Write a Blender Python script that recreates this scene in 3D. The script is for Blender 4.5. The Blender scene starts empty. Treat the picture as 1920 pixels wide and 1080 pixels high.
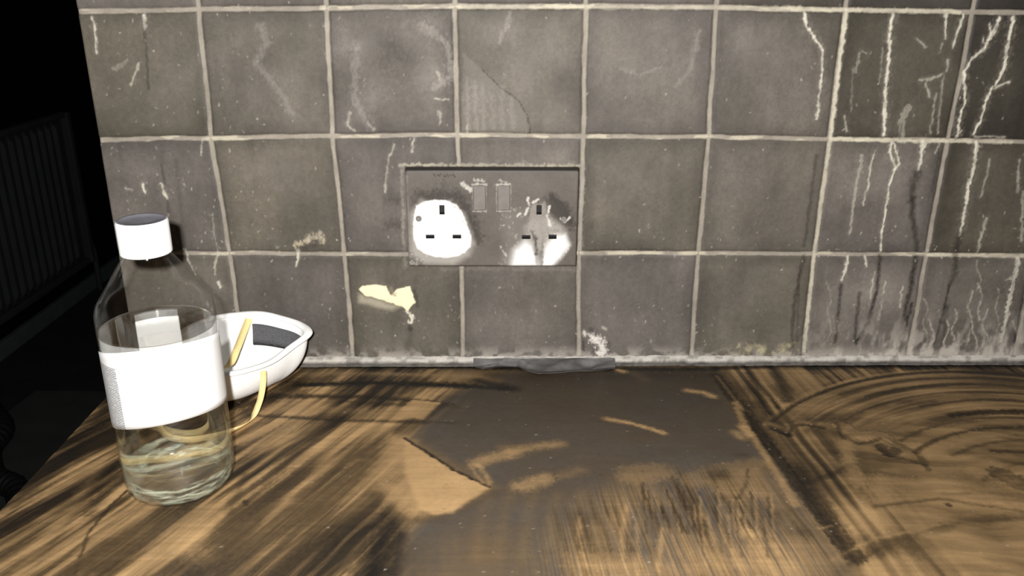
import bpy, bmesh, math, random
import numpy as np
from mathutils import Vector, Matrix, Euler

S = bpy.context.scene
COL = S.collection

# ------------------------------------------------------------------ camera, world, flash, exposure
FOC = 1569.845                                   # focal length in pixels of a 1920 wide frame
CAM = np.array([0.2349, -0.6888, 0.3264])
PITCH, YAW, ROLL = 0.3543, 0.0165, 0.0041

def cam_axes(p, y, r):
    cp_, sp = math.cos(p), math.sin(p); cy, sy = math.cos(y), math.sin(y); cr, sr = math.cos(r), math.sin(r)
    fwd = np.array([sy * cp_, cy * cp_, -sp]); right = np.array([cy, -sy, 0.0]); up = np.cross(right, fwd)
    return np.array([cr * right + sr * up, -sr * right + cr * up, fwd])
AX = cam_axes(PITCH, YAW, ROLL)
cd = bpy.data.cameras.new('camera'); cam = bpy.data.objects.new('camera', cd); COL.objects.link(cam)
cd.sensor_width = 36.0; cd.lens = FOC / 1920 * 36.0; cd.clip_start = 0.01; cd.clip_end = 50
m3 = Matrix([AX[0], AX[1], -AX[2]]).transposed()
cam.matrix_world = Matrix.Translation(Vector(CAM)) @ m3.to_4x4()
S.camera = cam

w = bpy.data.worlds.new('dark_room'); S.world = w; w.use_nodes = True
w.node_tree.nodes['Background'].inputs[0].default_value = (0.75, 0.85, 1.0, 1)
w.node_tree.nodes['Background'].inputs[1].default_value = 0.006

ld = bpy.data.lights.new('camera_flash', 'POINT'); flash = bpy.data.objects.new('camera_flash', ld); COL.objects.link(flash)
flash.location = Vector(CAM) + Vector((-0.028, 0.0, 0.022))
ld.energy = 33.0; ld.color = (1.0, 0.98, 0.95); ld.shadow_soft_size = 0.007
ld.cycles.is_caustics_light = True
S.view_settings.view_transform = 'Standard'; S.view_settings.look = 'None'
S.view_settings.exposure = 0.0; S.view_settings.gamma = 1.0; S.view_settings.use_curve_mapping = False
S.cycles.use_denoising = True
S.cycles.max_bounces = 14; S.cycles.transmission_bounces = 12; S.cycles.transparent_max_bounces = 16
S.cycles.caustics_refractive = True; S.cycles.caustics_reflective = False

TILE_Y = -0.006
def ray(px, py):
    return np.array([(px - 960) / FOC, (540 - py) / FOC, 1.0]) @ AX
def wp(px, py, y=TILE_Y):                        # a photo position as (x, z) on the tiled wall
    d = ray(px, py); P = CAM + d * (y - CAM[1]) / d[1]; return P[0], P[2]
def cp(px, py, z=0.0):                           # a photo position as (x, y) on the worktop
    d = ray(px, py); P = CAM + d * (z - CAM[2]) / d[2]; return P[0], P[1]

# ------------------------------------------------------------------ helpers
def lin(r, g, b):
    f = lambda c: (c / 255 / 12.92) if c / 255 <= 0.04045 else ((c / 255 + 0.055) / 1.055) ** 2.4
    return np.array([f(r), f(g), f(b)])

def vnoise(x, y, seed=0):
    xi = np.floor(x).astype(np.int64); yi = np.floor(y).astype(np.int64)
    fx = x - xi; fy = y - yi; fx = fx * fx * (3 - 2 * fx); fy = fy * fy * (3 - 2 * fy)
    def h(a, b):
        n = (a * 374761393 + b * 668265263 + seed * 974634777) & 0xffffffff
        n = ((n ^ (n >> 13)) * 1274126177) & 0xffffffff
        n = n ^ (n >> 16)
        return (n & 0xffff) / 65535.0
    return (h(xi, yi) * (1 - fx) + h(xi + 1, yi) * fx) * (1 - fy) + (h(xi, yi + 1) * (1 - fx) + h(xi + 1, yi + 1) * fx) * fy
def fbm(x, y, seed=0, o=4):
    v = 0; a = 0.5; t = 0
    for k in range(o):
        v = v + a * vnoise(x * 2 ** k, y * 2 ** k, seed + 17 * k); t += a; a *= 0.5
    return v / t
def sm(e0, e1, x):
    t = np.clip((x - e0) / (e1 - e0), 0, 1); return t * t * (3 - 2 * t)

class Field:                                     # a grid of surface points (u, v) in metres, where marks are drawn
    def __init__(s, us, vs):
        s.us, s.vs = us, vs; s.U, s.V = np.meshgrid(us, vs)
        s.WU = s.U + (fbm(s.U * 260, s.V * 260, 5, 3) - .5) * 0.0022
        s.WV = s.V + (fbm(s.U * 260, s.V * 260, 9, 3) - .5) * 0.0022
        s.FR = fbm(s.U * 620, s.V * 420, 13, 3) - .5; s.fray = 0.0
    def win(s, lo, hi):
        i0, i1 = np.searchsorted(s.us, [lo[0], hi[0]]); j0, j1 = np.searchsorted(s.vs, [lo[1], hi[1]])
        return slice(j0, j1), slice(i0, i1)
    def stroke(s, pts, width, soft, w_end=None): # soft-edged band along a path; widths in metres
        P = np.array(pts, float); w1 = width if w_end is None else w_end
        pad = max(width, w1) + soft + 0.003
        W = s.win(P.min(0) - pad, P.max(0) + pad); X, Y = s.WU[W], s.WV[W]
        m = np.zeros(X.shape); n = len(P) - 1
        for k in range(n):
            a, b = P[k], P[k + 1]; d = b - a; L = max(d @ d, 1e-12)
            t = np.clip(((X - a[0]) * d[0] + (Y - a[1]) * d[1]) / L, 0, 1)
            r = np.hypot(X - a[0] - t * d[0], Y - a[1] - t * d[1])
            ww = width + (w1 - width) * (k + t) / n
            m = np.maximum(m, 1 - sm(-soft, soft, r - ww / 2 + s.FR[W] * (ww * .8 + .0006) * s.fray * 1.6))
        return W, m
    def poly(s, pts, soft):
        P = np.array(pts, float); pad = soft * 2 + 0.003
        W = s.win(P.min(0) - pad, P.max(0) + pad); X, Y = s.WU[W], s.WV[W]
        ins = np.zeros(X.shape, bool); d2 = np.full(X.shape, 1e9); n = len(P)
        for k in range(n):
            a, b = P[k], P[(k + 1) % n]
            c = (a[1] > Y) != (b[1] > Y)
            xx = a[0] + (Y - a[1]) * (b[0] - a[0]) / ((b[1] - a[1]) if abs(b[1] - a[1]) > 1e-9 else 1e-9)
            ins ^= c & (X < xx)
            d = b - a; L = max(d @ d, 1e-12); t = np.clip(((X - a[0]) * d[0] + (Y - a[1]) * d[1]) / L, 0, 1)
            d2 = np.minimum(d2, np.hypot(X - a[0] - t * d[0], Y - a[1] - t * d[1]))
        return W, sm(-soft, soft, np.where(ins, d2, -d2))

def obj(name, me, mat, parent=None):
    o = bpy.data.objects.new(name, me); COL.objects.link(o)
    if mat is not None: me.materials.append(mat)
    if parent is not None: o.parent = parent
    return o
def tag(o, label, cat, group=None):
    o['label'] = label; o['category'] = cat
    if group: o['group'] = group
    return o
def struct(o): o['kind'] = 'structure'; return o
def empty(name, loc):
    o = bpy.data.objects.new(name, None); COL.objects.link(o); o.location = loc; o.empty_display_size = 0.02; return o

def mesh_np(name, co, faces, cols=None, smooth=True):
    me = bpy.data.meshes.new(name); co = np.asarray(co, np.float32); faces = np.asarray(faces, np.int32)
    n, k = faces.shape
    me.vertices.add(len(co)); me.vertices.foreach_set('co', co.ravel())
    me.loops.add(n * k); me.loops.foreach_set('vertex_index', faces.ravel())
    me.polygons.add(n); me.polygons.foreach_set('loop_start', np.arange(0, n * k, k, dtype=np.int32))
    me.polygons.foreach_set('use_smooth', np.full(n, smooth))
    me.update(calc_edges=True)
    for nm, c in (cols or {}).items():
        a = me.color_attributes.new(nm, 'FLOAT_COLOR', 'POINT')
        c4 = np.ones((len(co), 4), np.float32); c4[:, :c.shape[1]] = c; a.data.foreach_set('color', c4.ravel())
    me.validate()
    return me
def grid_faces(nr, nc, keep=None):
    i = np.arange(nr * nc).reshape(nr, nc)
    f = np.stack([i[:-1, :-1], i[:-1, 1:], i[1:, 1:], i[1:, :-1]], -1)
    return f[keep] if keep is not None else f.reshape(-1, 4)
def bm_mesh(name, bm, smooth=False):
    me = bpy.data.meshes.new(name); bmesh.ops.recalc_face_normals(bm, faces=bm.faces); bm.to_mesh(me); bm.free()
    for p in me.polygons: p.use_smooth = smooth
    return me
def add_box(bm, x0, x1, y0, y1, z0, z1, bev=0.0, seg=2):
    r = bmesh.ops.create_cube(bm, size=1); vs = r['verts']
    bmesh.ops.scale(bm, vec=(x1 - x0, y1 - y0, z1 - z0), verts=vs)
    bmesh.ops.translate(bm, vec=((x0 + x1) / 2, (y0 + y1) / 2, (z0 + z1) / 2), verts=vs)
    if bev:
        es = list({e for v in vs for e in v.link_edges})
        bmesh.ops.bevel(bm, geom=es, offset=bev, segments=seg, affect='EDGES', profile=0.5)
def box_mesh(name, *a, bev=0.0, seg=2):
    bm = bmesh.new(); add_box(bm, *a, bev=bev, seg=seg); return bm_mesh(name, bm)
def lathe(name, prof, n=96, ripple=None, smooth=True):
    pr = np.array(prof); A = np.linspace(0, 2 * math.pi, n, endpoint=False); co = []
    for k, (r, z) in enumerate(pr):
        rr = np.full(n, r)
        if ripple is not None: rr = rr + ripple(A, k)
        co.append(np.stack([rr * np.cos(A), rr * np.sin(A), np.full(n, z)], 1))
    co = np.concatenate(co); f = []
    for k in range(len(pr) - 1):
        for i in range(n):
            j = (i + 1) % n; f.append((k * n + i, k * n + j, (k + 1) * n + j, (k + 1) * n + i))
    return mesh_np(name, co, f, smooth=smooth)
def catmull(pts, n):
    P = np.array(pts, float); P = np.vstack([2 * P[0] - P[1], P, 2 * P[-1] - P[-2]]); out = []
    for k in range(1, len(P) - 2):
        for t in np.linspace(0, 1, n, endpoint=False):
            a, b, c, d = P[k - 1:k + 3]
            out.append(.5 * (2 * b + (c - a) * t + (2 * a - 5 * b + 4 * c - d) * t * t + (3 * b - a - 3 * c + d) * t ** 3))
    out.append(P[-2]); return np.array(out)
def tube(name, pts, r, n=10, rad=None, squash=None):
    P = np.array(pts); N = len(P); T = np.gradient(P, axis=0); T /= np.linalg.norm(T, axis=1)[:, None]
    up = np.array([0, 0, 1.0]); co = []
    for k in range(N):
        a = np.cross(T[k], up if abs(T[k][2]) < .95 else np.array([1.0, 0, 0])); a /= np.linalg.norm(a); b = np.cross(a, T[k])
        rr = r if rad is None else rad[k]
        for j in range(n):
            q = 2 * math.pi * j / n; co.append(P[k] + rr * (math.cos(q) * a + math.sin(q) * b))
    f = [(k * n + j, k * n + (j + 1) % n, (k + 1) * n + (j + 1) % n, (k + 1) * n + j) for k in range(N - 1) for j in range(n)]
    return mesh_np(name, co, f)
def ribbon(name, P, side, width, th):            # flat band with thickness along points P, `side` = width direction per point
    P = np.array(P); N = len(P); T = np.gradient(P, axis=0); T /= np.linalg.norm(T, axis=1)[:, None]
    Sd = np.array(side, float); Sd = Sd - (Sd * T).sum(1)[:, None] * T; Sd /= np.linalg.norm(Sd, axis=1)[:, None]
    Nn = np.cross(T, Sd); co = []
    for k in range(N):
        for a, b in ((-.5, -.5), (.5, -.5), (.5, .5), (-.5, .5)): co.append(P[k] + Sd[k] * a * width + Nn[k] * b * th)
    f = [(k * 4 + j, k * 4 + (j + 1) % 4, (k + 1) * 4 + (j + 1) % 4, (k + 1) * 4 + j) for k in range(N - 1) for j in range(4)]
    f += [(3, 2, 1, 0), (N * 4 - 4, N * 4 - 3, N * 4 - 2, N * 4 - 1)]
    return mesh_np(name, co, f)

# ------------------------------------------------------------------ materials
def new_mat(name):
    m = bpy.data.materials.new(name); m.use_nodes = True; nt = m.node_tree
    return m, nt, nt.nodes['Principled BSDF']
def nd(nt, t, **kw):
    n = nt.nodes.new(t)
    for k, v in kw.items(): setattr(n, k, v)
    return n
def math_n(nt, op, a, b=None):
    n = nd(nt, 'ShaderNodeMath', operation=op)
    for k, v in enumerate((a, b)):
        if v is None: continue
        if isinstance(v, (int, float)): n.inputs[k].default_value = v
        else: nt.links.new(v, n.inputs[k])
    return n.outputs[0]
def simple(name, col, rough=0.5, noise=0.0, scale=80, bump=0.0, spec=0.5, metal=0.0):
    m, nt, p = new_mat(name); c = tuple(col) + (1,)
    p.inputs['Roughness'].default_value = rough; p.inputs['Base Color'].default_value = c
    p.inputs['Specular IOR Level'].default_value = spec; p.inputs['Metallic'].default_value = metal
    if noise or bump:
        tc = nd(nt, 'ShaderNodeTexCoord'); nz = nd(nt, 'ShaderNodeTexNoise'); nz.inputs['Scale'].default_value = scale
        nz.inputs['Detail'].default_value = 6; nt.links.new(tc.outputs['Object'], nz.inputs['Vector'])
        if noise:
            mx = nd(nt, 'ShaderNodeMix', data_type='RGBA'); mx.inputs['A'].default_value = tuple(np.array(col) * (1 - noise)) + (1,)
            mx.inputs['B'].default_value = tuple(np.minimum(np.array(col) * (1 + noise), .95)) + (1,)
            nt.links.new(nz.outputs['Fac'], mx.inputs['Factor']); nt.links.new(mx.outputs['Result'], p.inputs['Base Color'])
        if bump:
            b = nd(nt, 'ShaderNodeBump'); b.inputs['Strength'].default_value = bump; b.inputs['Distance'].default_value = 0.001
            nt.links.new(nz.outputs['Fac'], b.inputs['Height']); nt.links.new(b.outputs['Normal'], p.inputs['Normal'])
    return m
def stained(name, rough, spec, scales, amp, bump, flow=None):  # albedo from the mesh's stain layer, broken up by fine procedural noise
    m, nt, p = new_mat(name)
    at = nd(nt, 'ShaderNodeAttribute', attribute_name='stain'); tc = nd(nt, 'ShaderNodeTexCoord')
    val = None
    for sc, a, d in zip(scales, amp, (8, 4)):
        nz = nd(nt, 'ShaderNodeTexNoise'); nz.inputs['Scale'].default_value = sc; nz.inputs['Detail'].default_value = d
        nz.inputs['Roughness'].default_value = 0.65; nt.links.new(tc.outputs['Object'], nz.inputs['Vector'])
        v = math_n(nt, 'MULTIPLY', math_n(nt, 'SUBTRACT', nz.outputs['Fac'], 0.5), a)
        val = v if val is None else math_n(nt, 'ADD', val, v)
    if flow: val = flow(nt, tc, val)
    gain = math_n(nt, 'ADD', val, 1.0)
    vm = nd(nt, 'ShaderNodeVectorMath', operation='SCALE'); nt.links.new(at.outputs['Color'], vm.inputs[0]); nt.links.new(gain, vm.inputs['Scale'])
    nt.links.new(vm.outputs[0], p.inputs['Base Color'])
    p.inputs['Roughness'].default_value = rough; p.inputs['Specular IOR Level'].default_value = spec
    b = nd(nt, 'ShaderNodeBump'); b.inputs['Strength'].default_value = bump; b.inputs['Distance'].default_value = 0.0006
    nt.links.new(nz.outputs['Fac'], b.inputs['Height']); nt.links.new(b.outputs['Normal'], p.inputs['Normal'])
    return m, nt, p, at, vm, tc

M_TILE = stained('sooty_tile', 0.62, 0.25, (45, 900), (0.35, 0.55), 0.25)[0]
M_PLATE = stained('sooty_white_plastic', 0.45, 0.3, (120, 1400), (0.12, 0.25), 0.12)[0]
M_SEAL = stained('dusty_sealant', 0.7, 0.2, (150, 1200), (0.5, 0.7), 0.6)[0]
M_PLASTER = simple('sooty_plaster', (0.05, 0.045, 0.04), 0.9, 0.4, 30)
M_FLOOR = simple('dark_floor', (0.045, 0.045, 0.045), 0.95, 0.5, 8, spec=0.1)
M_FARWALL = simple('smoke_blackened_wall', (0.008, 0.008, 0.008), 0.95, 0.5, 10, spec=0.05)
M_RAD = simple('sooty_radiator_enamel', (0.058, 0.066, 0.062), 0.75, 0.35, 14, spec=0.15)
M_SKIRT = simple('sooty_grey_green_paint', (0.125, 0.15, 0.145), 0.8, 0.3, 20, spec=0.15)
M_MAT = simple('dusty_grey_mat', (0.085, 0.087, 0.085), 0.95, 0.3, 12, spec=0.1)
M_BLACK = simple('black_rubber', (0.012, 0.012, 0.012), 0.6)
M_HOLE = simple('dark_slot', (0.015, 0.014, 0.013), 0.8)
M_WHITE = simple('white_cap_plastic', (0.88, 0.88, 0.87), 0.4, 0.03, 60)
M_CAPTOP = simple('soot_dusted_cap_top', (0.17, 0.165, 0.19), 0.6, 0.45, 90)
M_CUP = simple('white_moulded_fibre', (0.92, 0.915, 0.90), 0.85, 0.02, 300, 0.2, spec=0.2)
M_FOAM = simple('grey_foam', (0.105, 0.105, 0.11), 0.95, 0.5, 900, 0.8, spec=0.1)
M_ELASTIC = simple('yellow_elastic', (0.86, 0.66, 0.30), 0.6, 0.12, 500, 0.4)
M_SCREW = simple('sooty_screw', (0.16, 0.15, 0.14), 0.5, 0.4, 300)
M_STRIP = simple('grey_softened_plastic', (0.078, 0.072, 0.070), 0.6, 0.3, 110, 0.3)

# ------------------------------------------------------------------ structure: floor, far walls, tiled wall
FLOOR = -0.90
struct(obj('floor', box_mesh('floor', -1.5, 1.4, -1.6, 3.6, FLOOR - 0.05, FLOOR), M_FLOOR))
struct(obj('wall_left', box_mesh('wall_left', -1.55, -1.475, -1.6, 3.6, FLOOR, 1.5), M_FARWALL))
struct(obj('wall_rear', box_mesh('wall_rear', -1.5, 1.4, 3.6, 3.68, FLOOR, 1.5), M_FARWALL))
XL = -0.0901; XR = 1.20
wall = struct(obj('wall_back', box_mesh('wall_back', XL, XR, 0.0, 0.10, FLOOR, 1.5), M_PLASTER))
bm = bmesh.new(); add_box(bm, -1.475, -1.452, -1.6, 3.6, FLOOR, FLOOR + 0.058, 0.004)
struct(obj('baseboard_left', bm_mesh('baseboard_left', bm), M_SKIRT))

# grout lines: columns (photo x at four heights) and rows
colpx = [[(372, 18), (395, 259), (430, 475), (447, 600)], [(612, 15), (623, 255), (645, 477), (662, 668)],
         [(852, 12), (858, 253), (865, 476), (868, 668)], [(1098, 12), (1094, 256), (1086, 475), (1085, 667)],
         [(1343, 14), (1329, 257), (1310, 475), (1297, 667)], [(1585, 19), (1556, 261), (1527, 477), (1507, 666)],
         [(1825, 22), (1778, 263), (1738, 478), (1705, 666)]]
rowpx = [[(150, 22), (370, 18), (612, 15), (852, 12), (1098, 12), (1345, 14), (1585, 19), (1825, 22), (1920, 23)],
         [(190, 262), (395, 259), (622, 255), (858, 253), (1094, 256), (1330, 257), (1557, 261), (1778, 263), (1920, 267)],
         [(215, 476), (430, 475), (645, 477), (864, 476), (1086, 475), (1310, 475), (1527, 477), (1738, 478), (1920, 480)]]
PT = 0.1015
us = np.concatenate([np.arange(XL, 0.72, 0.00075), np.arange(0.722, XR + .001, 0.003)])
vs = np.concatenate([np.arange(0.0, 0.33, 0.00075), np.arange(0.332, 0.60, 0.003)])
F = Field(us, vs); U, V = F.U, F.V; F.fray = 1.0
wob = (fbm(U * 35, V * 35, 3, 3) - .5) * 0.0016
gd = np.full(U.shape, 9.0); ci = np.zeros(U.shape, int); ri = np.zeros(U.shape, int); vert_d = gd.copy()
cols_w = []
for c in colpx:
    p = np.array([wp(*q) for q in c]); p = p[p[:, 1].argsort()]; cols_w.append(p)
ex = np.array([wp(1905, 665), wp(1960, 350), wp(2010, 100)]); ex = ex[ex[:, 1].argsort()]; cols_w.append(ex)
for k in range(1, 5):
    q = cols_w[7].copy(); q[:, 0] += PT * k; cols_w.append(q)
for p in cols_w:
    xs = np.interp(vs, p[:, 1], p[:, 0])[:, None]
    d = np.abs(U - xs + wob); vert_d = np.minimum(vert_d, d); ci += (U > xs)
hor_d = np.full(U.shape, 9.0); rows_w = []
for r in rowpx:
    p = np.array([wp(*q) for q in r]); rows_w.append(p)
for k in (1, 2):
    q = rows_w[0].copy(); q[:, 1] += PT * k; rows_w.append(q)
for p in rows_w:
    zs = np.interp(us, p[:, 0], p[:, 1])[None, :]
    d = np.abs(V - zs + wob); hor_d = np.minimum(hor_d, d); ri += (V > zs)
gd = np.minimum(vert_d, hor_d)
gw = 0.0017 + (fbm(U * 120, V * 120, 21, 3) - .5) * 0.0012
grout = 1 - sm(gw - .0006, gw + .0006, gd)
# tile colours: the fired clay varies from tile to tile under the soot
rng = np.random.RandomState(4)
tint = 1 + (rng.rand(12, 16) - .5) * 0.16
warm = (rng.rand(12, 16) - .35) * 0.9
for (r, c, t, wm) in [(2, 6, .60, 1.2), (2, 7, .36, .9), (1, 7, .66, 1.3), (1, 1, .92, .9), (2, 0, .85, .9), (0, 2, .82, .8), (0, 3, .98, .1), (1, 6, 1.06, .1),
                      (2, 3, 1.05, .5), (2, 4, 1.02, .2), (2, 5, .9, .3), (0, 6, 1.12, .1), (0, 7, .95, .2), (3, 7, .35, .3), (3, 6, .5, .4), (3, 5, .72, .5), (0, 1, .86, .2), (0, 5, .92, .7), (1, 4, .88, .7), (1, 5, .95, .4)]:
    tint[r, c] = t; warm[r, c] = wm
base_a, base_b = lin(99, 93, 88), lin(98, 92, 81)
n1 = fbm(U * 28, V * 28, 31, 5); n2 = fbm(U * 14 + 5, V * 14, 47, 4); nf = fbm(U * 420, V * 420, 77, 3); nv = fbm(U * 150, V * 16, 53, 4)
wv = np.clip(warm[ri, ci] + (n2 - .5) * .8, 0, 1)[..., None]
C = base_a * (1 - wv) + base_b * wv
shade = tint[ri, ci] * (0.62 + .78 * n1) * (0.85 + .3 * nf) * (0.88 + .24 * nv)
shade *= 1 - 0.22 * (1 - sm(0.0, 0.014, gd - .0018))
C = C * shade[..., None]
H = np.zeros(U.shape)
H += 0.0009 * sm(-.0004, .0022, gd - .0017)                       # tile faces stand proud of the grout
H += (n2 - .5) * 0.0012 + (n1 - .5) * .0005
def put(Wm, col, k=1.0, brk=None, h=0.0):
    W, m = Wm; m = m * k
    if brk is not None: m = m * brk[W]
    C[W] = C[W] * (1 - m[..., None]) + np.array(col) * m[..., None]
    if h: H[W] += m * h
MM = 1 / 2250.0                                                   # metres on the wall per photo pixel
def ws(pts, w_, soft=1.5, w_end=None): return F.stroke([wp(*p) for p in pts], w_ * MM, soft * MM, None if w_end is None else w_end * MM)
def wpoly(pts, soft=2): return F.poly([wp(*p) for p in pts], soft * MM)
G1, G2 = lin(150, 142, 130), lin(188, 180, 156)
ALL = (slice(None), slice(None))
gn = fbm(U * 90, V * 90, 91, 4)
vline = vert_d < hor_d
gcol = G1 * (0.72 + .5 * gn[..., None])
cream = (sm(.56, .7, fbm(U * 60, V * 200, 93, 3)) * (~vline) * .6)[..., None]
gcol = gcol * (1 - cream) + lin(202, 194, 172) * cream
C[:] = C * (1 - grout[..., None]) + gcol * grout[..., None]
# the cleaner joints on the right
for pts, k in [([(1588, 19), (1557, 261)], .85), ([(1557, 261), (1527, 477), (1508, 660)], .6), ([(1562, 261), (1775, 265)], .95), ([(1780, 264), (1900, 267)], .6), ([(1480, 17), (1800, 22)], .7), ([(860, 13), (1500, 15)], .35), ([(1740, 478), (1920, 481)], .6)]:
    F.fray = .25; put(ws(pts, 6.5, 1.8), lin(209, 202, 180), k, .45 + .7 * gn); F.fray = 1.0
# soot smudges and clouds
D0 = lin(45, 40, 36); L0 = lin(150, 143, 136)
for x, y, r, k in [(745, 105, 55, .4), (742, 85, 30, .3), (700, 60, 40, .2), (560, 420, 70, .3), (690, 440, 60, .3), (1120, 455, 40, .25), (810, 560, 70, .2), (960, 560, 50, .2), (1290, 330, 60, .15), (1310, 590, 60, .2), (1560, 420, 30, .2), (740, 370, 26, .55), (742, 420, 22, .5), (735, 520, 30, .2), (1000, 520, 40, .25), (1105, 420, 16, .3), (1190, 60, 50, .15), (480, 600, 50, .25)]:
    put(ws([(x - r * .3, y), (x + r * .3, y + r * .2)], r * .7, r * .7), D0, k, .5 + n1)
for x, y, r, k in [(660, 90, 50, .35), (800, 60, 45, .45), (800, 150, 40, .45), (690, 190, 40, .35), (900, 180, 50, .35), (940, 60, 40, .3), (1010, 120, 70, .25), (1170, 130, 90, .25), (1500, 200, 60, .25), (1400, 350, 80, .25), (1420, 120, 90, .25), (500, 170, 60, .25), (330, 160, 80, .25), (500, 330, 80, .2), (1180, 340, 90, .2), (1630, 340, 70, .3), (1600, 560, 70, .4), (1660, 560, 60, .35), (1800, 590, 70, .35), (1110, 560, 50, .15), (290, 330, 60, .2), (1000, 610, 70, .15), (740, 640, 70, .2), (600, 560, 60, .15)]:
    put(ws([(x - r * .3, y), (x + r * .3, y - r * .2)], r * .7, r * .7), L0, k * .62, .35 + 1.2 * n1)
put(ws([(790, 45), (838, 80), (848, 140), (815, 165)], 10, 6), L0, .5, .4 + n1)
put(ws([(668, 85), (664, 180), (690, 235)], 10, 6), L0, .4, .4 + n1)
put(ws([(488, 48), (500, 80), (478, 118), (520, 165), (548, 215)], 9, 8), L0, .38)
put(wpoly([(868, 100), (905, 130), (935, 165), (972, 188), (990, 225), (993, 250), (866, 250)], 1.5), lin(120, 114, 106), .5, .4 + 1.0 * nv)
put(ws([(905, 130), (935, 163), (972, 187), (990, 222), (994, 250)], 2.5, 1.5), D0, .6)
for x in (875, 890, 905, 922, 940, 958): put(ws([(x, 150 + (x % 7) * 6), (x + 3, 240)], 7, 5), L0, .45, .2 + nv)
put(ws([(958, 25), (935, 80)], 5, 4), L0, .5)
put(ws([(1165, 130), (1200, 140), (1240, 125)], 5, 4), L0, .35); put(ws([(1310, 60), (1295, 130), (1270, 160)], 6, 5), L0, .4)
# lime drips
WH = lin(206, 200, 184)
bk = .12 + 1.7 * fbm(U * 420, V * 130, 61, 4)
def white(pts, w_, k=.9, e=None):
    k = k if k > .72 else k * .68
    put(ws(pts, w_ * 1.9, w_ * .8 + 1, None if e is None else e * 1.9), lin(128, 121, 112), k * .45, np.clip(bk, 0, 1))
    F.fray = .6; W_ = ws(pts, w_ * .72, 1.5, None if e is None else e * .72); F.fray = 1.0
    put(W_, WH, k, np.clip(bk, 0, 1), 0.0006)
def dark(pts, w_, k=.8, e=None, soft=2.5):
    F.fray = .45; W_ = (ws(pts, w_ * .8, max(soft, w_ * .4), e)); F.fray = 1.0
    put(W_, lin(38, 33, 30), k, np.clip(.45 + 1.0 * nf, 0, 1))
dark([(1532, 290), (1508, 460)], 7, .5); dark([(1508, 480), (1490, 560), (1484, 650)], 9, .65); dark([(1500, 500), (1494, 640)], 5, .5)
white([(1508, 24), (1514, 50), (1530, 75), (1542, 92)], 7, 1.0, 5); white([(1542, 92), (1541, 140), (1536, 190), (1532, 222)], 5, .95, 4)
white([(1675, 28), (1668, 70), (1666, 120), (1660, 180), (1658, 252)], 8, 1.0, 7)
white([(1774, 28), (1773, 72)], 8, .85, 3); white([(1768, 80), (1762, 100)], 3, .5); white([(1808, 28), (1795, 62), (1787, 92)], 6, .8, 3); white([(1778, 112), (1776, 132)], 6, .7)
white([(1876, 34), (1860, 68), (1842, 95), (1825, 108), (1808, 135), (1810, 190), (1799, 222), (1796, 255)], 7, 1, 5)
white([(1860, 66), (1856, 45)], 3, .8); white([(1848, 90), (1846, 72)], 4, .8); white([(1793, 254), (1803, 246)], 5, .9)
white([(1900, 34), (1895, 60), (1885, 120), (1876, 145), (1856, 170), (1848, 196), (1838, 228), (1826, 250)], 8, 1, 5); white([(1858, 168), (1880, 158), (1893, 154)], 4, .75)
white([(1828, 256), (1885, 257)], 3, .7)
white([(1725, 150), (1745, 148), (1765, 140)], 5, .6); white([(1735, 155), (1742, 180)], 6, .6); white([(1755, 175), (1745, 250)], 5, .45); white([(1770, 140), (1762, 210), (1758, 250)], 4, .45)
white([(1705, 200), (1690, 225), (1692, 252)], 16, .4); white([(1612, 100), (1605, 135)], 8, .35); white([(1618, 96), (1625, 100)], 6, .4); white([(1720, 72), (1735, 88)], 5, .5); white([(1584, 218), (1588, 245)], 5, .6)
white([(1600, 130), (1596, 210)], 4, .25); white([(1655, 90), (1650, 150)], 4, .3)
white([(1672, 268), (1667, 285), (1676, 304), (1682, 318)], 6, 1); white([(1676, 268), (1684, 296), (1688, 306), (1678, 320)], 4, .9); white([(1680, 316), (1668, 345), (1660, 400), (1654, 440), (1651, 472)], 6, 1, 4)
white([(1642, 282), (1632, 310), (1628, 350), (1618, 385)], 4, .75); white([(1617, 292), (1606, 350), (1599, 400), (1594, 440)], 8, .5, 5)
white([(1732, 268), (1728, 290), (1722, 318)], 11, .9, 7)
dark([(1720, 325), (1712, 350), (1708, 375)], 22, .75, 14); dark([(1712, 372), (1710, 400), (1716, 440), (1720, 468)], 12, .8, 8)
white([(1762, 270), (1754, 285)], 5, .7); dark([(1762, 285), (1748, 360)], 5, .5)
white([(1834, 268), (1826, 310), (1816, 350), (1812, 385), (1804, 425), (1800, 442)], 8, 1, 6); dark([(1800, 440), (1794, 470), (1792, 510), (1782, 532)], 14, .75, 8)
dark([(1780, 535), (1772, 570), (1766, 600)], 6, .85); dark([(1775, 575), (1768, 605)], 14, .7); dark([(1765, 600), (1752, 645)], 5, .7); dark([(1774, 605), (1766, 650)], 6, .6)
white([(1856, 300), (1850, 330), (1840, 370)], 5, .5); white([(1850, 410), (1838, 450), (1834, 472)], 7, .6); white([(1912, 300), (1908, 360)], 6, .5); white([(1918, 360), (1916, 450)], 7, .5)
white([(1910, 486), (1900, 530), (1888, 590), (1878, 640)], 13, .75, 9); white([(1900, 520), (1888, 525)], 5, .6)
white([(1590, 482), (1586, 505), (1580, 525)], 6, .8); dark([(1577, 535), (1572, 590), (1566, 642)], 8, .75); white([(1622, 482), (1626, 500)], 6, .75)
dark([(1612, 550), (1606, 600), (1602, 640)], 8, .7); dark([(1650, 482), (1644, 545), (1630, 600), (1606, 645)], 9, .9, 7); white([(1640, 510), (1632, 560)], 4, .7)
dark([(1718, 482), (1706, 545), (1694, 600), (1684, 655)], 11, .9); dark([(1710, 570), (1696, 620), (1686, 662)], 8, .9); white([(1692, 540), (1688, 575)], 5, .7)
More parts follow.
